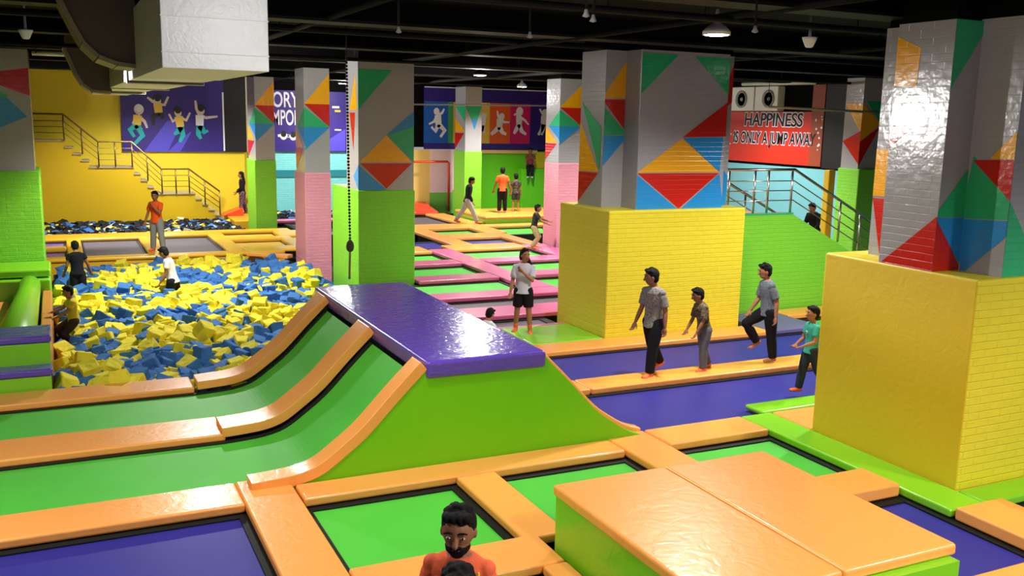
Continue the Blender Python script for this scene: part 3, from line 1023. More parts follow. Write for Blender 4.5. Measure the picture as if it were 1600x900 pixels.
tag(p.build('tube_light', fix=False), 'white tube light hanging left of the air duct', 'light')


# flat printed jumping figures on the wall sheets
def blob(mb, pts, w, m, Y, k):
    """a printed limb: tapering ribbon through (x, z) points"""
    L_, R_ = [], []
    for i, (x, z) in enumerate(pts):
        a, c = pts[max(i - 1, 0)], pts[min(i + 1, len(pts) - 1)]
        d = Vector((c[0] - a[0], c[1] - a[1])).normalized()
        ww = w[i]
        L_.append((x - d.y * ww, Y - .004 - .002 * k, z + d.x * ww))
        R_.append((x + d.y * ww, Y - .004 - .002 * k, z - d.x * ww))
    for i in range(len(pts) - 1):
        mb.face([L_[i], L_[i + 1], R_[i + 1], R_[i]], m)


def disc(mb, c, r, m, Y, k):
    mb.face([(c[0] + r * math.cos(a), Y - .004 - .002 * k, c[1] + r * 1.15 * math.sin(a)) for a in [i * math.pi / 7 for i in range(14)]], m)


def figure(mb, Y, J, top, legs, skin, hair=None, s=1.):
    """J: photo points head, neck, hip, hands, elbows, knees, feet"""
    Q = {k: (lambda p: (p.x, p.z))(atY(v[0], v[1], Y)) for k, v in J.items()}
    w = .12 * s
    if hair:
        disc(mb, (Q['head'][0], Q['head'][1] + .05 * s), .17 * s, hair, Y, 0)
    for a, e_, h in (('n', 'e1', 'h1'), ('n', 'e2', 'h2')):
        blob(mb, [Q[a], Q[e_], Q[h]], [w * .55, w * .45, w * .3], skin, Y, 1)
    for k_, f in (('k1', 'f1'), ('k2', 'f2')):
        blob(mb, [Q['hip'], Q[k_], Q[f]], [w * 1., w * .75, w * .45], legs, Y, 2)
    blob(mb, [Q['n'], Q['hip']], [w * 1.25, w * 1.15], top, Y, 3)
    disc(mb, Q['head'], .13 * s, skin, Y, 4)
    if hair:
        disc(mb, (Q['head'][0], Q['head'][1] + .1 * s), .12 * s, hair, Y, 5)


WY = 37.9
t = thing('wall_mural', 'indigo mural of four jumping people beside the far stairs', 'mural', (4, WY, 2.35))
a0, a1 = atY(192, 239, WY), atY(352, 239, WY)
p = MB()
p.box(a0.x, a1.x, WY, 37.99, 2.36, 5.2, POSTERP)
p.box(a1.x, 6.7, WY, 37.99, 2.36, 5.2, PR_BLK)
p.box(a1.x - .06, a1.x, WY - .01, WY, 2.4, 4.6, PR_WHITE)
sheet = under(p.build('sheet'), t)
p = MB()
for q in ([(225, 237), (262, 237), (285, 190), (262, 188)], [(262, 237), (282, 237), (300, 205), (285, 215)]):
    p.face([atY(x, y, WY - .003) for x, y in q], POSTERL)
sub(p.build('light_rays', fix=False), sheet)
W_, T_, O_, K_, S_ = PR_WHITE, PR_TEAL, PR_YEL, PR_BLK, PR_SKIN
p = MB()
figure(p, WY, dict(head=(217, 173), n=(215, 180), hip=(214, 195), e1=(208, 192), h1=(222, 202), e2=(226, 190), h2=(230, 200), k1=(203, 203), f1=(210, 214), k2=(223, 212), f2=(210, 225)), O_, T_, S_, W_)
sub(p.build('jumping_figure', fix=False), sheet)
p = MB()
figure(p, WY, dict(head=(246, 157), n=(246, 162), hip=(248, 176), e1=(238, 158), h1=(230, 152), e2=(257, 164), h2=(263, 151), k1=(239, 182), f1=(240, 196), k2=(253, 178), f2=(254, 186)), O_, K_, S_, K_)
sub(p.build('jumping_figure', fix=False), sheet)
p = MB()
figure(p, WY, dict(head=(278, 176), n=(279, 182), hip=(282, 198), e1=(270, 190), h1=(264, 178), e2=(291, 188), h2=(297, 176), k1=(278, 206), f1=(272, 210), k2=(286, 211), f2=(281, 222)), O_, T_, S_, K_)
sub(p.build('jumping_figure', fix=False), sheet)
p = MB()
figure(p, WY, dict(head=(314, 173), n=(312, 180), hip=(312, 196), e1=(307, 170), h1=(305, 157), e2=(322, 184), h2=(340, 182), k1=(310, 210), f1=(314, 217), k2=(320, 207), f2=(325, 204)), W_, T_, S_, K_)
sub(p.build('jumping_figure', fix=False), sheet)

t = thing('wall_mural', 'purple mural with cut off white lettering between the far pillars', 'mural', (8.8, WY, 2.4))
p = MB()
p.box(7.2, 12.6, WY, 37.99, 2.4, 4.75, POSTERP)
p.face([(9.2, WY - .004, 2.42), (10.6, WY - .004, 2.42), (10.6, WY - .004, 3.3)], POSTERL)
sheet = under(p.build('sheet'), t)
FY = Matrix(((1, 0, 0, 0), (0, 0, -1, 0), (0, 1, 0, 0), (0, 0, 0, 1)))
for s, x, y, sz in (('ORY', 446, 157, .82), ('MPOL', 446, 185, .82)):
    c = atY(x, y, WY)
    put_text(s, sz, PR_WHITE, 'lettering', sheet, Matrix.Translation((c.x, WY - .01, c.z)) @ FY, .012, .004, .5 if len(s) == 4 else .62)
p = MB()
for x0, x1, y0, y1, m in ((519, 530, 166, 169, PR_WHITE), (523, 532, 172, 175, PR_YEL), (523, 533, 202, 204, PR_WHITE)):
    a, c = atY(x0, y1, WY), atY(x1, y0, WY)
    p.box(a.x, c.x, WY - .008, WY, a.z, c.z, m)
for cx, cy in ((443, 212), (458, 213)):
    c = atY(cx, cy, WY)
    disc(p, (c.x, c.z), .14, PR_WHITE, WY, 1)
    disc(p, (c.x, c.z + .07), .11, PR_BLK, WY, 2)
    blob(p, [(c.x - .22, c.z), (c.x + .22, c.z)], [.05, .05], PR_WHITE, WY, 0)
sub(p.build('small_prints', fix=False), sheet)

t = thing('wall_mural', 'rainbow striped mural of white jumping silhouettes above the lime wall', 'mural', (17, WY, 2.6))
p = MB()
stripes = [(663, 700, PR_BLUE), (700, 708, mat('green_print', (60, 150, 70), .5)), (708, 712, PR_YEL), (712, 765, PR_YEL), (765, 797, PR_ORG), (797, 828, PR_MAG), (828, 856, POSTERP)]
for a, c, m in stripes:
    xa, xc = atY(a, 200, WY).x, atY(c, 200, WY).x
    p.box(xa, xc, WY, 37.99, 2.75, 4.5, m)
xa, xc = atY(663, 200, WY).x, atY(856, 200, WY).x
p.box(xa, xc, WY - .002, 37.99, 2.52, 2.78, POSTERP)
p.box(xa, xc, WY + .01, 37.99, 4.45, 5.1, POSTERP)
p.box(xa, xc, WY - .03, WY, 5.06, 5.1, PR_WHITE)
sheet = under(p.build('sheet'), t)
p = MB()
figure(p, WY, dict(head=(682, 174), n=(684, 180), hip=(685, 194), e1=(678, 190), h1=(670, 194), e2=(691, 176), h2=(694, 170), k1=(680, 205), f1=(674, 198), k2=(695, 204), f2=(688, 214)), W_, W_, W_)
sub(p.build('jumping_silhouette', fix=False), sheet)
p = MB()
figure(p, WY, dict(head=(784, 182), n=(781, 186), hip=(780, 198), e1=(778, 180), h1=(777, 173), e2=(788, 191), h2=(796, 191), k1=(772, 206), f1=(767, 210), k2=(785, 207), f2=(791, 210)), W_, W_, W_)
sub(p.build('jumping_silhouette', fix=False), sheet)
p = MB()
figure(p, WY, dict(head=(812, 176), n=(811, 182), hip=(811, 194), e1=(806, 178), h1=(803, 180), e2=(820, 188), h2=(826, 195), k1=(806, 203), f1=(803, 209), k2=(815, 205), f2=(822, 210)), W_, W_, W_, W_)
sub(p.build('jumping_silhouette', fix=False), sheet)
p = MB()
figure(p, WY, dict(head=(851, 176), n=(850, 181), hip=(849, 194), e1=(846, 175), h1=(843, 170), e2=(853, 175), h2=(855, 170), k1=(846, 203), f1=(841, 211), k2=(848, 203), f2=(846, 211)), W_, W_, W_)
sub(p.build('jumping_silhouette', fix=False), sheet)
p = MB()
figure(p, WY, dict(head=(755, 182), n=(754, 186), hip=(753, 196), e1=(757, 182), h1=(760, 178), e2=(757, 186), h2=(760, 180), k1=(755, 203), f1=(756, 208), k2=(753, 203), f2=(753, 206)), W_, W_, W_)
sub(p.build('jumping_silhouette', fix=False), sheet)

# ------------------------------------------------------------------ ceiling services
t = thing('air_duct', 'big galvanised air duct with white end face hanging at top left', 'air duct', (1.4, 14, 4.2))
p = MB()
p.box(.92, 1.88, 9.35, 12.35, 4.2, 5.0, GALV)
de = under(p.build('duct_end', bevel=.008), t)
p = MB()
for z_ in (4.34, 4.66):
    p.box(.915, 1.885, 9.342, 9.36, z_, z_ + .008, WHITE)
sub(p.build('seam_ridges'), de)
p = MB()
p.box(.96, 1.92, 12.35, 19, 4.22, 4.98, GALV)
p.box(.93, 1.95, 14.2, 14.3, 4.18, 5.0, DUCTDARK)
p.box(1.0, 1.96, 19, 30, 4.26, 4.98, GALV)
p.box(.98, 1.98, 19, 19.12, 4.2, 5.0, DUCTDARK)
p.box(.98, 1.98, 24, 24.12, 4.2, 5.0, DUCTDARK)
under(p.build('duct_run', bevel=.008), t)


def elbow(Y, outer, xr, depth, nm):
    p = MB()
    p.prism([(x, Y, z) for x, z in outer] + [(xr, Y, outer[-1][1]), (xr, Y, 5.12), (outer[0][0], Y, 5.12)], (0, depth, 0), DUCTDARK)
    under(p.build(nm), t)
    p = MB()
    for i in range(len(outer) - 1):
        (xa, za), (xb, zb) = outer[i], outer[i + 1]
        d = Vector((xb - xa, zb - za)).normalized() * .05
        p.prism([(xa, Y - .05, za), (xb, Y - .05, zb), (xb + d.y, Y - .05, zb - d.x), (xa + d.y, Y - .05, za - d.x)], (0, depth + .1, 0), FLANGE)
    under(p.build('elbow_flange'), t)


elbow(12.45, [(.14, 5.12), (.2, 4.98), (.29, 4.78), (.38, 4.6), (.53, 4.45), (.73, 4.38), (.93, 4.36)], .95, .9, 'elbow')
elbow(19.2, [(.26, 4.92), (.35, 4.7), (.44, 4.45), (.54, 4.28), (.68, 4.18), (.98, 4.16)], 1.0, .8, 'elbow')
for x_ in (1.0, 1.8):
    for y_ in (10.0, 17.0, 26.0):
        p = MB()
        p.tube([(x_, y_, 4.98), (x_, y_, 5.36)], .012, DARKST, 6)
        under(p.build('hanger_rod'), t)

LG = 'ceiling downlights'
WHERE = ['bright disc downlight above the people on the blue lanes', 'glaring floodlight above the pink trampolines', 'downlight above the middle of the foam pit', 'bare lamp at the left edge over the foam pit',
         'small round downlight in front of the rainbow mural', 'bright bulb beside the rope in front of the purple mural', 'unseen downlight added over the front green trampoline', 'unseen downlight added before the largest yellow block',
         'downlight above the grey purple pad', 'downlight above the stair ramp', 'downlight above the yellow platform', 'downlight above the near green runway, beside the duct end face', 'downlight above the runways', 'downlight above the grey strips',
         'unseen downlight added behind the camera', 'downlight near the banner wall', 'unseen bare bulb added to brighten the duct end face', 'hidden downlight added to brighten the far yellow wall']
for (lx, ly, w, kind), lb in zip(LAMPS, WHERE):
    nm = 'downlight' if kind == 'disc' else 'floodlight'
    lz = 4.3 if kind == 'aimed' else LAMP_Z
    t = thing(nm, lb, 'light', (lx, ly, lz))
    p = MB()
    if kind == 'aimed':
        p.tube([(lx, ly, lz + .3), (lx, ly, 5.36)], .02, DARKST, 6)
    p.lathe([(.17, .02), (.19, .0), (.19, .05), (.12, .12), (.05, .16), (.02, .36)], (lx, ly, lz), WHITE if kind == 'disc' else DARKST)
    ho = under(p.build('housing', fix=False), t)
    p = MB()
    p.lathe([(.001, -.012), (.1, -.01), (.165, .0), (.165, .018)], (lx, ly, lz), LENS)
    sub(p.build('lens', fix=False), ho)
    for typ, ww in {'disc': (('SPOT', 1),), 'bulb': (('SPOT', .8), ('POINT', .22)), 'bare': (('POINT', 1),), 'aimed': (('SPOT', 1),)}[kind]:
        ld = bpy.data.lights.new('lamp', typ)
        ld.energy = w * ww
        if typ == 'SPOT':
            ld.spot_size = rad(150)
            ld.spot_blend = .6
        ld.shadow_soft_size = .16
        ld.color = (1, .975, .93)
        lo = bpy.data.objects.new('lamp', ld)
        COL.objects.link(lo)
        lo.location = (lx, ly, LAMP_Z - (.04 if typ == 'SPOT' else .25))
        if kind == 'aimed':
            ld.spot_size, ld.spot_blend = rad(26), .5
            lo.location.z = lz - .2
            lo.rotation_euler = (Vector((8.5, 7.7, 3.9)) - lo.location).to_track_quat('-Z', 'Y').to_euler()

PIPES = [((-9, 18.9, 4.92), (20, 18.9, 4.92), .035, 'sprinkler pipe crossing above the pillars, in front of the pit pillar'), ((-9, 9.2, 5.0), (20, 9.2, 5.0), .04, 'sprinkler pipe crossing near the duct end face'),
         ((-9, 14.9, 5.1), (20, 14.9, 5.1), .05, 'thick dark pipe crossing beside the wide middle pillar'), ((7.2, 6, 5.05), (7.2, 36, 5.05), .045, 'pipe running back along the ceiling past the pit pillar'),
         ((12.4, 4, 5.1), (12.4, 36, 5.1), .05, 'pipe running back along the ceiling over the middle yellow block'), ((3.4, 4, 5.1), (3.4, 36, 5.1), .05, 'pipe running back beside the air duct')]
for a, c, r, lb in PIPES:
    p = MB()
    p.tube([a, c], r, DARKST, 8)
    n_ = 8
    for i in range(n_ + 1):
        q = Vector(a).lerp(Vector(c), i / n_)
        p.tube([q, (q.x, q.y, 5.36)], .01, DARKST, 6)
    tag(p.build('ceiling_pipe', fix=False), lb, 'pipe')
p = MB()
a, c = atY(640, 163, 30), atY(965, 166, 30)
p.tube([a, c], .03, mat('grey_cable', (120, 118, 112), .5), 6)
for q in (a, a.lerp(c, .5), c):
    p.tube([q, (q.x, q.y, 5.36)], .01, DARKST, 6)
tag(p.build('ceiling_rod', fix=False), 'thin grey rod hung across in front of the rainbow mural', 'rod')
p = MB()
a, c = atY(1200, 167, 18), atY(1378, 176, 18)
p.tube([a, c], .03, mat('pale_cable', (170, 168, 140), .5), 6)
for q in (a, c):
    p.tube([q, (q.x, q.y, 5.36)], .008, DARKST, 6)
tag(p.build('ceiling_rod', fix=False), 'thin pale rod hung across in front of the red banner', 'rod')
for x, y, lb in ((40, 50, 'white smoke detector left of the air duct'), (1265, 62, 'white smoke detector between the bright disc light and the largest pillar')):
    c = at(x, y, 4.9)
    p = MB()
    p.lathe([(.03, -.1), (.05, -.09), (.09, .0), (.1, .03), (.02, .04), (.015, .46)], c, WHITE, 14)
    tag(p.build('smoke_detector', fix=False), lb, 'smoke detector')
for x, y, lb in ((927, 28, 'thin sprinkler drop hanging left of the bright disc light'), (828, 54, 'thin sprinkler drop above the rainbow mural'), (623, 46, 'thin sprinkler drop above the pit pillar'), (1180, 45, 'thin sprinkler drop right of the bright disc light'),
                 (916, 20, 'white sprinkler head hanging near the top edge above the middle pillar')):
    c = at(x, y, 4.75)
    p = MB()
    p.tube([(c.x, c.y, 4.75), (c.x, c.y, 5.36)], .012, DARKST, 6)
    p.lathe([(.01, -.04), (.035, -.03), (.02, .0), (.015, .03)], c, mat('sprinkler_grey', (150, 150, 150), .4), 10)
    tag(p.build('sprinkler', fix=False), lb, 'sprinkler')
# hanging rope
p = MB()
a = atY(541, 80, 16.5)
c = atY(547, 385, 16.5)
RM = mat('rope_black', (44, 34, 26), .8)
n_ = 60
for i in range(n_):
    q, r_ = a.lerp(c, i / n_), a.lerp(c, (i + .8) / n_)
    p.tube([q, q.lerp(r_, .5), r_], [.012, .026, .012], RM, 8)
d = atY(546, 436, 16.5)
p.tube([c, d], .02, mat('rope_tan', (128, 120, 84), .8), 8)
t = thing('climbing_rope', 'dark knotted rope hanging from the ceiling over the foam pit', 'rope', d)
p.tube([a, (a.x, a.y, 5.36)], .01, RM, 6)
under(p.build('rope', fix=False), t)
p = MB()
p.lathe([(.02, -.1), (.06, -.07), (.075, 0), (.06, .07), (.02, .12)], c, mat('knot', (78, 66, 56), .8), 12)
under(p.build('knot', fix=False), t)

# ------------------------------------------------------------------ people
def remesh(mb, name, vox, sm=3, mats=None):
    o = mb.build('tmp_' + name)
    md = o.modifiers.new('r', 'REMESH')
    md.mode = 'VOXEL'
    md.voxel_size = vox
    md.use_smooth_shade = True
    s_ = o.modifiers.new('s', 'SMOOTH')
    s_.iterations = sm
    s_.factor = .5
    dg = bpy.context.evaluated_depsgraph_get()
    dg.update()
    me = bpy.data.meshes.new_from_object(o.evaluated_get(dg))
    me.name = name
    bpy.data.objects.remove(o)
    me.materials.clear()
    for m in mats or mb.mats:
        me.materials.append(m)
    for p_ in me.polygons:
        p_.use_smooth = True
        p_.material_index = 0
    r = bpy.data.objects.new(name, me)
    COL.objects.link(r)
    return r


def ball(mb, c, ax, m, n=10):
    c = Vector(c)
    vs, fs = [], []
    for i in range(1, n):
        t = math.pi * i / n
        for k in range(n + 2):
            a = 2 * math.pi * k / (n + 2)
            vs.append(c + ax[0] * math.sin(t) * math.cos(a) + ax[1] * math.sin(t) * math.sin(a) + ax[2] * math.cos(t))
    q = n + 2
    for i in range(n - 2):
        for k in range(q):
            fs.append((i * q + k, i * q + (k + 1) % q, (i + 1) * q + (k + 1) % q, (i + 1) * q + k))
    vs += [c + ax[2], c - ax[2]]
    for k in range(q):
        fs.append((len(vs) - 2, (k + 1) % q, k))
        fs.append((len(vs) - 1, (n - 2) * q + k, (n - 2) * q + (k + 1) % q))
    mb.add(vs, fs, m, True)


def cap(mb, pts, rs, m, ends=True):
    mb.tube(pts, rs, m, 12)
    if ends:
        for p_, r in zip(pts, rs):
            ball(mb, p_, (Vector((r, 0, 0)), Vector((0, r, 0)), Vector((0, 0, r))), m, 8)


def loft(mb, secs, m):
    vs, fs = [], []
    n = 18
    for c, a, b_ in secs:
        vs += [c + a * math.cos(2 * math.pi * k / n) + b_ * math.sin(2 * math.pi * k / n) for k in range(n)]
    for i in range(len(secs) - 1):
        for k in range(n):
            fs.append((i * n + k, i * n + (k + 1) % n, (i + 1) * n + (k + 1) % n, (i + 1) * n + k))
    fs += [tuple(range(n))[::-1], tuple(range(len(vs) - n, len(vs)))]
    mb.add(vs, fs, m, True)


SK = [mat('skin_tan', (168, 112, 82), .55, .35), mat('skin_brown', (146, 96, 68), .55, .35), mat('skin_fair', (196, 140, 108), .55, .35)]
HAIRM = mat('black_hair', (13, 11, 11), .7, .2, ('wrinkle', 60, .4, .01))
EYEW, EYED, LIP = mat('eye_white', (190, 180, 172), .4), mat('eye_dark', (24, 16, 12), .3), mat('lip', (128, 64, 56), .5)
SOCK = mat('orange_grip_sock', (240, 116, 70), .7, .2)


def cloth(name, rgb, **k):
    return mat('cloth_' + name, rgb, .85, .15, ('wrinkle', 16, .35, .02), **k)


def camo(name, cols, scale=18):
    m = cloth(name, cols[0])
    nt = m.node_tree
    if any(n.type == 'VALTORGB' for n in nt.nodes):
        return m
    g = nt.nodes.new('ShaderNodeNewGeometry')
    n = nt.nodes.new('ShaderNodeTexNoise')
    n.inputs['Scale'].default_value = scale
    r = nt.nodes.new('ShaderNodeValToRGB')
    r.color_ramp.interpolation = 'CONSTANT'
    r.color_ramp.elements[0].color = lin(cols[0])
    r.color_ramp.elements[1].position = .46
    r.color_ramp.elements[1].color = lin(cols[1])
    e = r.color_ramp.elements.new(.55)
    e.color = lin(cols[2])
    nt.links.new(g.outputs['Position'], n.inputs['Vector'])
    nt.links.new(n.outputs['Fac'], r.inputs[0])
    nt.links.new(r.outputs[0], nt.nodes['Principled BSDF'].inputs['Base Color'])
    return m


def rotd(v, axis, deg):
    return Quaternion(axis, rad(deg)) @ v


def person(label, foot, h, heading, pose, top, bottom, skin=0, hair='short', anchor='foot', short=False, sleeve=.5, vox=.012, socks=SOCK, hs=1., details=None, group=None, build_w=1., hem=.47, beard=False, legs=True):
    X, Y, Z = Vector((1, 0, 0)), Vector((0, 1, 0)), Vector((0, 0, 1))
    skm = SK[skin]
    lean, side = pose.get('lean', 0), pose.get('side', 0)
    T = lambda v: rotd(rotd(v, Y, lean), X, side)
    tf, tl_, tu = T(X), T(Y), T(Z)
    tw = pose.get('twist', 0)
    sf, sl = rotd(tf, tu, tw), rotd(tl_, tu, tw)
    W = h * build_w
    pel = Vector((0, 0, .52 * h))
    P = lambda z: pel + tu * ((z - .52) * h)
    body, shirt, trou = MB(), MB(), MB()
    sec = [(.475, .080, .062, 0), (.52, .088, .066, 0), (.58, .080, .056, 0), (.64, .080, .054, 0), (.72, .094, .062, 0), (.78, .098, .060, 1), (.812, .078, .046, 1), (.835, .040, .036, 1)]
    mk = lambda z, a, c, up, d: (P(z), (sl if up else tl_) * (a * W + d), (sf if up else tf) * (c * W + d))
    loft(body, [mk(*s, 0) for s in sec], skm)
    d = .012 * h
    st = [(hem, .098, .08, 0)] + [s for s in sec if s[0] > hem + .02 and s[0] < .83] + [(.83, .042, .04, 1)]
    loft(shirt, [mk(*s, d) for s in st], top)
    # head
    HH = .145 * h * hs
    ne = P(.825)
    hy, hp = pose.get('head', (0, 0))
    hf = rotd(rotd(tf, tu, hy), rotd(tl_, tu, hy), hp)
    hl = rotd(tl_, tu, hy)
    hu = hf.cross(hl)
    hc = ne + tu * (.02 * h) + hu * (.5 * HH) + hf * (.014 * h)
    cap(body, [P(.81), ne + tu * .02 * h, hc - hu * .25 * HH - hf * .05 * HH], [.034 * h, .03 * h, .032 * h], skm)
    A = lambda f, l, u: (hf * f * HH, hl * l * HH, hu * u * HH)
    ball(body, hc + hu * .06 * HH - hf * .02 * HH, A(.44, .365, .44), skm, 14)
    ball(body, hc - hu * .2 * HH + hf * .08 * HH, A(.31, .28, .3), skm, 12)
    ball(body, hc - hu * .36 * HH + hf * .19 * HH, A(.14, .15, .12), skm, 8)
    cap(body, [hc + hu * .06 * HH + hf * .40 * HH, hc - hu * .1 * HH + hf * .47 * HH], [.045 * HH, .07 * HH], skm)
    for s in (-1, 1):
        ball(body, hc - hu * .02 * HH + hl * s * .37 * HH - hf * .03 * HH, A(.085, .045, .13), skm, 8)
    # arms
    arms_ = []
    for s, key in ((1, 'L'), (-1, 'R')):
        fwd, out, el, inn = pose.get('arm' + key, (5, 10, 15, 0))
        sh = P(.782) + sl * (s * .1 * W)
        ud = rotd(rotd(-tu, sl, -fwd), sf, s * out)
        elp = sh + ud * (.165 * h)
        bx = sl - ud * sl.dot(ud)
        bx = rotd(bx.normalized(), ud, s * inn)
        fd = rotd(ud, bx, -el)
        wr = elp + fd * (.145 * h)
        cap(body, [sh, sh.lerp(elp, .4), elp, elp.lerp(wr, .35), wr], [.031 * W, .029 * W, .023 * W, .0235 * W, .0155 * W], skm)
        arms_.append((sh, elp, wr))
        # hand
        pn = fd.cross(bx).normalized()
        pc = wr + fd * (.04 * h)
        ball(body, pc, (fd * .036 * h, bx * .024 * h, pn * .0125 * h), skm, 8)
        for i, ln in enumerate((.038, .044, .041, .032)):
            q = wr + fd * .062 * h + bx * ((i - 1.5) * .0118 * h)
            pts = [q]
            dd = fd
            for j, fr in enumerate((.42, .32, .26)):
                dd = rotd(dd, bx, -(14 + 10 * j + 3 * i) * pose.get('curl', 1))
                q = q + dd * (ln * fr * h)
                pts.append(q)
            cap(body, pts, [.0063 * h, .006 * h, .0056 * h, .005 * h], skm)
        th = wr + fd * .02 * h + bx * (-s * .018 * h)
        t2 = th + (fd * .7 - bx * s * .7).normalized() * .026 * h
        cap(body, [th, t2, t2 + (fd - bx * s * .15).normalized() * .022 * h], [.0085 * h, .007 * h, .0055 * h], skm)
        if sleeve:
            e_ = sh + ud * (.165 * h * min(sleeve * 1.15, 1))
            pts, rs = [sh - sl * s * .03 * h, sh.lerp(e_, .3), e_], [.028 * W + d * .6, .031 * W + d * .7, .032 * W + d * .8]
            if sleeve > .9:
                pts += [elp, wr - fd * .005 * h]
                rs[2] = .027 * W + d * .7
                rs += [.027 * W + d * .7, .02 * W + d * .7]
            ball(shirt, sh, (sl * (.03 * W + d * .7), sf * (.031 * W + d * .7), tu * (.026 * W + d * .6)), top, 8)
            shirt.tube(pts, rs, top, 14)
    # legs
    feet = []
    socks_ = []
    for s, key in ((1, 'L'), (-1, 'R')):
        sock = MB()
        socks_.append(sock)
        fwd, out, kn = pose.get('leg' + key, (0, 3, 4))[:3]
        fp = pose.get('foot' + key, 0)
        hp_ = pel + tl_ * (s * .05 * W) - tu * .02 * h
        td = rotd(rotd(-Z, Y, -fwd), X, s * out)
        kp = hp_ + td * (.238 * h)
        ax = (Y - td * Y.dot(td)).normalized()
        sd = rotd(td, ax, kn)
        an = kp + sd * (.225 * h)
        cap(body, [hp_, hp_.lerp(kp, .4), kp, kp.lerp(an, .3), an], [.052 * W, .048 * W, .034 * W, .035 * W, .021 * W], skm)
        ff = rotd(X, Z, s * (8 + pose.get('toe', 0)))
        ff = rotd(ff, Y, fp)
        fu = rotd(Z, Y, fp)
        heel, toe = an - ff * .022 * h - fu * .024 * h, an + ff * .095 * h - fu * .03 * h
        for tgt, m_, g in ((body, skm, 0), (sock, socks, .004 * h)):
            if tgt is sock and not socks:
                continue
            cap(tgt, [heel, heel.lerp(toe, .5), toe], [.021 * h + g, .021 * h + g, .016 * h + g], m_)
            ball(tgt, toe - ff * .015 * h, (ff * .03 * h, ff.cross(fu) * (.028 * h + g), fu * (.014 * h + g)), m_, 8)
            if tgt is sock:
                cap(tgt, [heel.lerp(toe, .1), an + (kp - an).normalized() * .05 * h], [.024 * h, .0245 * h + g], m_)
        if bottom:
            end = hp_.lerp(kp, .82) if short else kp
            g = d * .8
            pts, rs = [hp_, hp_.lerp(kp, .45), end], [.058 * W + g, .054 * W + g, (.05 if short else .041) * W + g]
            if not short:
                pts += [kp.lerp(an, .35), an + sd * .004 * h]
                rs += [.041 * W + g, .033 * W + g]
            trou.tube(pts, rs, bottom, 14)
            ball(trou, hp_, (X * (.06 * W + g), Y * (.056 * W + g), Z * (.055 * W + g)), bottom, 8)
            ball(trou, kp if not short else hp_, (X * (.041 * W + g), Y * (.041 * W + g), Z * (.041 * W + g)), bottom, 8)
    if bottom:
        loft(trou, [mk(.455, .075, .06, 0, d * .6), mk(.48, .085, .067, 0, d * .7), mk(.52, .09, .068, 0, d * .7), mk(.575, .082, .058, 0, d * .7)], bottom)
    # hair
    hm = MB()
    ball(hm, hc + hu * .17 * HH - hf * .11 * HH, A(.43, .4, .42), HAIRM, 14)
    ball(hm, hc - hu * .02 * HH - hf * .2 * HH, A(.28, .375, .4), HAIRM, 12)
    rr_ = random.Random(label)
    for _ in range(26):
        a, e_ = rr_.uniform(-2.6, 2.6), rr_.uniform(.6, 1.5)
        v = hf * math.cos(a) * math.cos(e_) * .40 + hl * math.sin(a) * math.cos(e_) * .37 + hu * math.sin(e_) * .44
        ball(hm, hc + hu * .13 * HH - hf * .06 * HH + v * HH, A(.1, .1, .09), HAIRM, 6)
    if hair == 'short':
        for k_ in (-.22, -.08, .08, .22):
            ball(hm, hc + hu * .45 * HH + hf * .2 * HH + hl * k_ * HH, A(.15, .12, .12), HAIRM, 6)
    if hair == 'long':
        for k_ in (-.26, 0, .26):
            cap(hm, [hc + hu * .1 * HH - hf * .25 * HH + hl * k_ * HH, hc - hu * .5 * HH - hf * .34 * HH + hl * k_ * HH, hc - hu * 1.25 * HH - hf * .42 * HH + hl * k_ * .9 * HH, hc - hu * 1.9 * HH - hf * .36 * HH + hl * k_ * .6 * HH],
                [.22 * HH, .2 * HH, .18 * HH, .09 * HH], HAIRM)
    if hair == 'braid':
        cap(hm, [hc - hf * .3 * HH + hl * .1 * HH, hc - hu * .5 * HH - hf * .1 * HH + hl * .4 * HH, hc - hu * .9 * HH + hf * .3 * HH + hl * .5 * HH, hc - hu * 1.7 * HH + hf * .38 * HH + hl * .45 * HH], [.3 * HH, .2 * HH, .2 * HH, .1 * HH], HAIRM)
        for k_ in (-.3, .3):
            ball(hm, hc - hu * .05 * HH - hf * .12 * HH + hl * k_ * HH, A(.2, .14, .36), HAIRM, 8)
    # placement
    zmin = min(v[2] for v in body.v) if anchor == 'foot' else pel.z
    R = Matrix.Rotation(rad(heading), 4, 'Z')
    ref = Vector((0, 0, zmin))
    if anchor == 'foot':
        low = [Vector(v) for v in body.v if v[2] < zmin + .03 * h]
        ref = sum(low, Vector()) / len(low)
        ref.z = zmin
    if anchor == 'head':
        ref = hc + hu * .5 * HH
    base = Vector((0, 0, 0))
    Mx = Matrix.Translation(Vector(foot)) @ R @ Matrix.Translation(-ref)
    def fin(o):
        o.data.transform(Mx)
        return o
    root = fin(remesh(body, 'person', vox * .8, 2))
    org = Vector(foot)
    def place(o, parent=None):
        o.data.transform(Matrix.Translation(-org))
        o.location = org if parent is None else (0, 0, 0)
        if parent:
            o.parent = parent
        return o
    place(root)
    tag(root, label, 'person', group)
    sh_ = place(fin(remesh(shirt, 'shirt', vox, 9)), root)
    if bottom:
        place(fin(remesh(trou, 'shorts' if short else 'trousers', vox, 3)), root)
    place(fin(remesh(hm, 'hair', vox * .7, 1)), root)
    if socks and legs:
        for sock in socks_:
            place(fin(remesh(sock, 'sock', vox * .8, 2)), root)
    # face
    fm = MB()
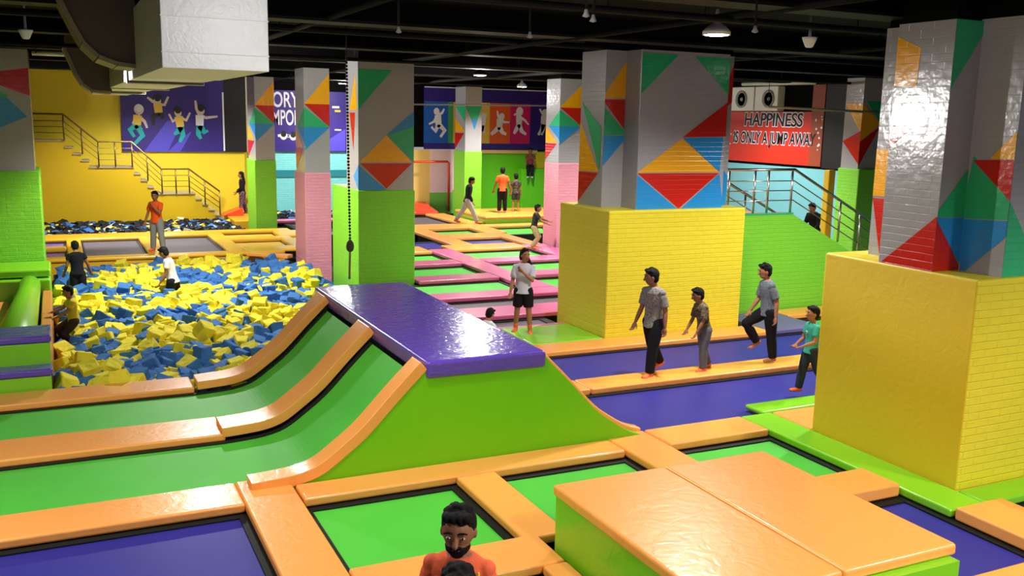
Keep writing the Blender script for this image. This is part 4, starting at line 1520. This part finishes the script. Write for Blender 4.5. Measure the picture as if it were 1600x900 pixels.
    for s in (-1, 1):
        e_ = hc + hu * .06 * HH + hf * .375 * HH + hl * s * .16 * HH
        ball(fm, e_, A(.04, .06, .026), EYEW, 8)
        ball(fm, e_ + hf * .018 * HH, A(.028, .03, .028), EYED, 6)
        fm.tube([e_ + hu * .11 * HH - hl * .1 * HH + hf * .015 * HH, e_ + hu * .135 * HH + hf * .03 * HH, e_ + hu * .11 * HH + hl * .1 * HH + hf * .0 * HH], [.018 * HH, .026 * HH, .018 * HH], HAIRM, 6)
    place(fin(fm.build('eyes', fix=False)), root)
    fm = MB()
    ball(fm, hc - hu * .25 * HH + hf * .365 * HH, A(.035, .12, .03), LIP, 8)
    place(fin(fm.build('mouth', fix=False)), root)
    if beard:
        fm = MB()
        ball(fm, hc - hu * .27 * HH + hf * .1 * HH, A(.315, .29, .22), HAIRM, 10)
        ball(fm, hc - hu * .40 * HH + hf * .2 * HH, A(.17, .17, .12), HAIRM, 8)
        ball(fm, hc - hu * .17 * HH + hf * .385 * HH, A(.05, .15, .03), HAIRM, 8)
        place(fin(remesh(fm, 'beard', vox * .6, 1)), root)
    if details:
        for nm, m_, f in details:
            fm = MB()
            f(fm, m_, dict(P=P, sf=sf, sl=sl, tu=tu, h=h, hc=hc, hu=hu, hf=hf, HH=HH, W=W, d=d, arms=arms_))
            place(fin(fm.build(nm, fix=False)), sh_)
    return root


BLKC = cloth('black', (26, 25, 29))
HANG = dict(armL=(6, 9, 18, 0), armR=(-4, 9, 14, 0))
STROLL = dict(armL=(22, 8, 28, 10), armR=(-18, 9, 16, 0), legL=(-18, 2, 24), legR=(20, 2, 8), footL=18)
person('teenager in open grey patterned shirt and black trousers walking on the blue lane', at(1011, 590, 0), 1.66, 195,
       dict(armL=(-4, 10, 16, 0), armR=(8, 8, 18, 0), legL=(14, 1, 6), legR=(-14, 2, 22), footR=14, head=(-38, 8), lean=3), camo('grey_shirt', [(128, 124, 118), (148, 144, 136), (112, 108, 104)], 30), BLKC, 1, vox=.011, sleeve=.7, hem=.455)
person('boy in brown camouflage shirt and grey jeans leaning forward on the blue lane', at(1095, 580, 0), 1.31, 175,
       dict(armL=(24, 4, 20, 20), armR=(26, 2, 22, 20), legL=(10, 3, 12), legR=(-8, 3, 14), lean=13, head=(-14, 4)), camo('camo_shirt', [(96, 80, 62), (120, 104, 82), (66, 58, 48)], 14), cloth('grey_jeans', (92, 92, 98)), 1, vox=.011, sleeve=.75, hs=1.1)
person('man in grey blue shirt and black trousers lifting one knee on the orange pad', at(1200, 566, .03), 1.6, 166,
       dict(armL=(-12, 10, 24, 0), armR=(16, 4, 30, 20), legR=(58, 6, 92), legL=(-6, 0, 2), footR=30, lean=6, head=(-8, 6)), camo('blue_grey_shirt', [(104, 112, 122), (122, 128, 136), (92, 98, 108)], 40), BLKC, 0, vox=.011, sleeve=.72, socks=None)
person('small boy in teal T-shirt and dark jeans walking past the largest yellow block', at(1248, 612, 0), 1.25, 170,
       dict(armL=(14, 6, 58, 30), armR=(12, 8, 60, 30), legR=(14, 2, 6), legL=(-16, 2, 18), footL=14, head=(-10, 2)), cloth('teal', (62, 160, 140)), cloth('dark_jeans', (44, 52, 64)), 0, vox=.011, sleeve=.55, hs=1.12,
       details=[('chest_print', cloth('pale_print', (200, 220, 214)), lambda f, m, q: [f.tube([q['P'](.72) + q['sf'] * (.067 * q['W'] + q['d']) - q['sl'] * .03, q['P'](.735) + q['sf'] * (.069 * q['W'] + q['d']), q['P'](.715) + q['sf'] * (.069 * q['W'] + q['d']) + q['sl'] * .02, q['P'](.70) + q['sf'] * (.068 * q['W'] + q['d'])], .006, m, 6)])])
person('girl in white shirt and black shorts with a long braid standing on the pink court', at(817, 521, 0), 1.53, -122,
       dict(armL=(30, 4, 118, 50), armR=(6, 10, 22, 10), legL=(4, 5, 4), legR=(-4, 5, 4), head=(34, 4)), cloth('white_shirt', (206, 204, 216)), cloth('black_shorts', (30, 26, 32)), 0, 'braid', short=True, vox=.012, sleeve=.7)
person('dark haired person in white sitting behind the purple deck', at(768, 483, .66), 1.25, 20,
       dict(legL=(85, 8, 80), legR=(85, 8, 80), armL=(30, 8, 30, 0), armR=(30, 8, 30, 0), head=(10, 14), lean=8), cloth('white_top', (222, 226, 226)), BLKC, 0, 'short', anchor='head', vox=.013)
person('man in dark jacket and pale grey jeans striding on the orange court', at(735, 349, 0), 1.78, -20,
       dict(legR=(27, 3, 4), legL=(-24, 3, 12), footL=16, lean=7, head=(0, 14), armL=(10, 8, 22, 0), armR=(4, 8, 30, 0)), cloth('black_jacket', (28, 28, 30)), cloth('pale_jeans', (158, 160, 164)), 1, vox=.016, sleeve=1.)
person('man in orange polo shirt and black trousers seen from behind on the box step', at(784, 332, .28), 1.72, 70,
       dict(armL=(4, 18, 10, 0), armR=(0, 16, 14, 0), legL=(0, 2, 2), legR=(2, 2, 2), head=(-10, 12)), cloth('orange_polo', (214, 92, 44)), BLKC, 1, vox=.016, sleeve=.55)
person('boy in dark patterned shirt and shorts beside the man in orange polo', at(805, 330, .28), 1.44, 75,
       dict(armL=(4, 10, 8, 0), armR=(4, 10, 8, 0), head=(10, 5)), camo('dark_pattern', [(60, 52, 48), (96, 84, 70), (40, 36, 36)], 14), cloth('charcoal_shorts', (48, 48, 52)), 1, short=True, vox=.016, hs=1.08)
person('person in maroon shirt and dark trousers sitting on the lime green ledge', Vector((18.72, 37.4, 1.86)), 1.55, -116,
       dict(legL=(80, 6, 78), legR=(80, 6, 78), armL=(25, 6, 40, 10), armR=(25, 6, 40, 10)), camo('maroon', [(120, 50, 50), (150, 80, 70), (80, 40, 44)], 16), BLKC, 1, anchor='hip', vox=.016, socks=mat('white_sock', (225, 225, 220), .8))
person('small boy in dark T-shirt and beige shorts crouching to jump near the far pink pillar', at(836, 388, .0), 1.38, -25,
       dict(legL=(32, 6, 62), legR=(22, 6, 56), armL=(62, 10, 20, 0), armR=(52, 14, 24, 0), lean=10, head=(0, -4), footL=8), camo('dark_tee', [(40, 40, 42), (52, 54, 50), (34, 33, 36)], 10), cloth('beige', (170, 140, 104)), 1, short=False, vox=.014, sleeve=.55, hs=1.08)
person('man in bright orange T-shirt and grey jeans standing on the yellow platform', at(245, 393, .02), 1.66, -128,
       dict(armL=(34, 8, 124, 40), armR=(4, 16, 24, 20), legL=(4, 8, 4), legR=(-2, 7, 4), head=(20, 10), lean=2), cloth('bright_orange', (240, 92, 34)), cloth('washed_jeans', (138, 140, 138)), 1, vox=.014, sleeve=.6)
person('boy in black T-shirt wading in the far left of the foam pit', at(116, 378, .82), 1.5, 100,
       dict(armL=(10, 14, 30, 0), armR=(8, 22, 24, 0), lean=10, legL=(6, 4, 10), legR=(-4, 4, 10), head=(0, 10)), cloth('black_tee', (24, 24, 30)), cloth('black_track', (30, 30, 36)), 1, anchor='head', vox=.014, sleeve=.4)
person('man in white T-shirt with one black sleeve wading in the middle of the foam pit', at(252, 388, .76), 1.62, 150,
       dict(armL=(18, 8, 24, 0), armR=(20, 34, 14, 0), lean=12, twist=16, legL=(10, 4, 18), legR=(-8, 4, 14), head=(-6, 16)), cloth('white_tee', (214, 208, 210)), BLKC, 1, anchor='head', vox=.014, sleeve=.5,
       details=[('black_sleeve', BLKC, lambda f, m, q: f.tube([q['arms'][1][0], q['arms'][1][0].lerp(q['arms'][1][1], .5), q['arms'][1][1], q['arms'][1][2]], [.07, .072, .06, .045], m, 12))])
person('child in yellow T-shirt and dark trousers kneeling in the foam beside the green bolster', at(103, 448, .62), 1.3, 190,
       dict(armL=(40, 10, 30, 0), armR=(46, 10, 30, 0), lean=4, legL=(40, 6, 90), legR=(62, 6, 96), head=(0, 10)), cloth('yellow_tee', (206, 178, 50)), cloth('brown_track', (58, 46, 34)), 1, anchor='head', vox=.013, hs=1.1, socks=None)
person('woman with long black hair in dark clothes standing by the slim green pillar', at(377, 335, 0), 1.62, 165,
       dict(armL=(6, 6, 40, 20), armR=(6, 6, 50, 20), legL=(6, 2, 4), legR=(-6, 2, 6), head=(0, 4)), cloth('dark_top', (34, 26, 32)), camo('patterned_leggings', [(70, 50, 62), (130, 100, 110), (48, 38, 46)], 14), 0, 'long', vox=.016, sleeve=1., socks=None)
person('person in black sitting low on the lime walled stair behind the railing', atY(1268, 319, 16.3), 1.3, 200,
       dict(legL=(80, 8, 80), legR=(70, 8, 80), armL=(30, 8, 40, 0), armR=(30, 8, 40, 0), head=(-10, 12), lean=14), BLKC, BLKC, 1, anchor='head', vox=.014, sleeve=1.)


def lanyard(f, m, q):
    a = lambda z, l, e_: q['P'](z) + q['sf'] * (.062 * q['W'] + q['d'] + e_) + q['sl'] * l * q['W']
    for o_, mm in ((0, mat('cloth_blue_stripe', (40, 90, 170), .8)), (.016, mat('cloth_white_stripe', (230, 230, 230), .8)), (.032, mat('cloth_yellow_stripe', (236, 180, 40), .8))):
        f.tube([a(.80, .055 + o_, -.012), a(.76, .062 + o_, .004), a(.70, .066 + o_, .008), a(.62, .07 + o_, .004)], .009, mm, 6)


person('bearded man in coral T-shirt with coloured stripe standing at the front edge', at(716, 799, 1.58), 1.62, -128,
       dict(armL=(6, 9, 14, 0), armR=(6, 10, 14, 0), head=(6, 6), lean=1), cloth('coral', (240, 106, 72)), BLKC, 1, 'short', anchor='head', vox=.008, sleeve=.62, beard=True, hs=1.12, details=[('side_stripe', None, lanyard)])
person('dark haired child right in front of the bearded man, cut off at the photo edge', at(717, 893, 1.48), 1.54, -110,
       dict(armL=(6, 9, 14, 0), armR=(6, 10, 14, 0), head=(0, 14)), cloth('navy', (40, 46, 70)), BLKC, 1, 'short', anchor='head', vox=.01, hs=1.08)
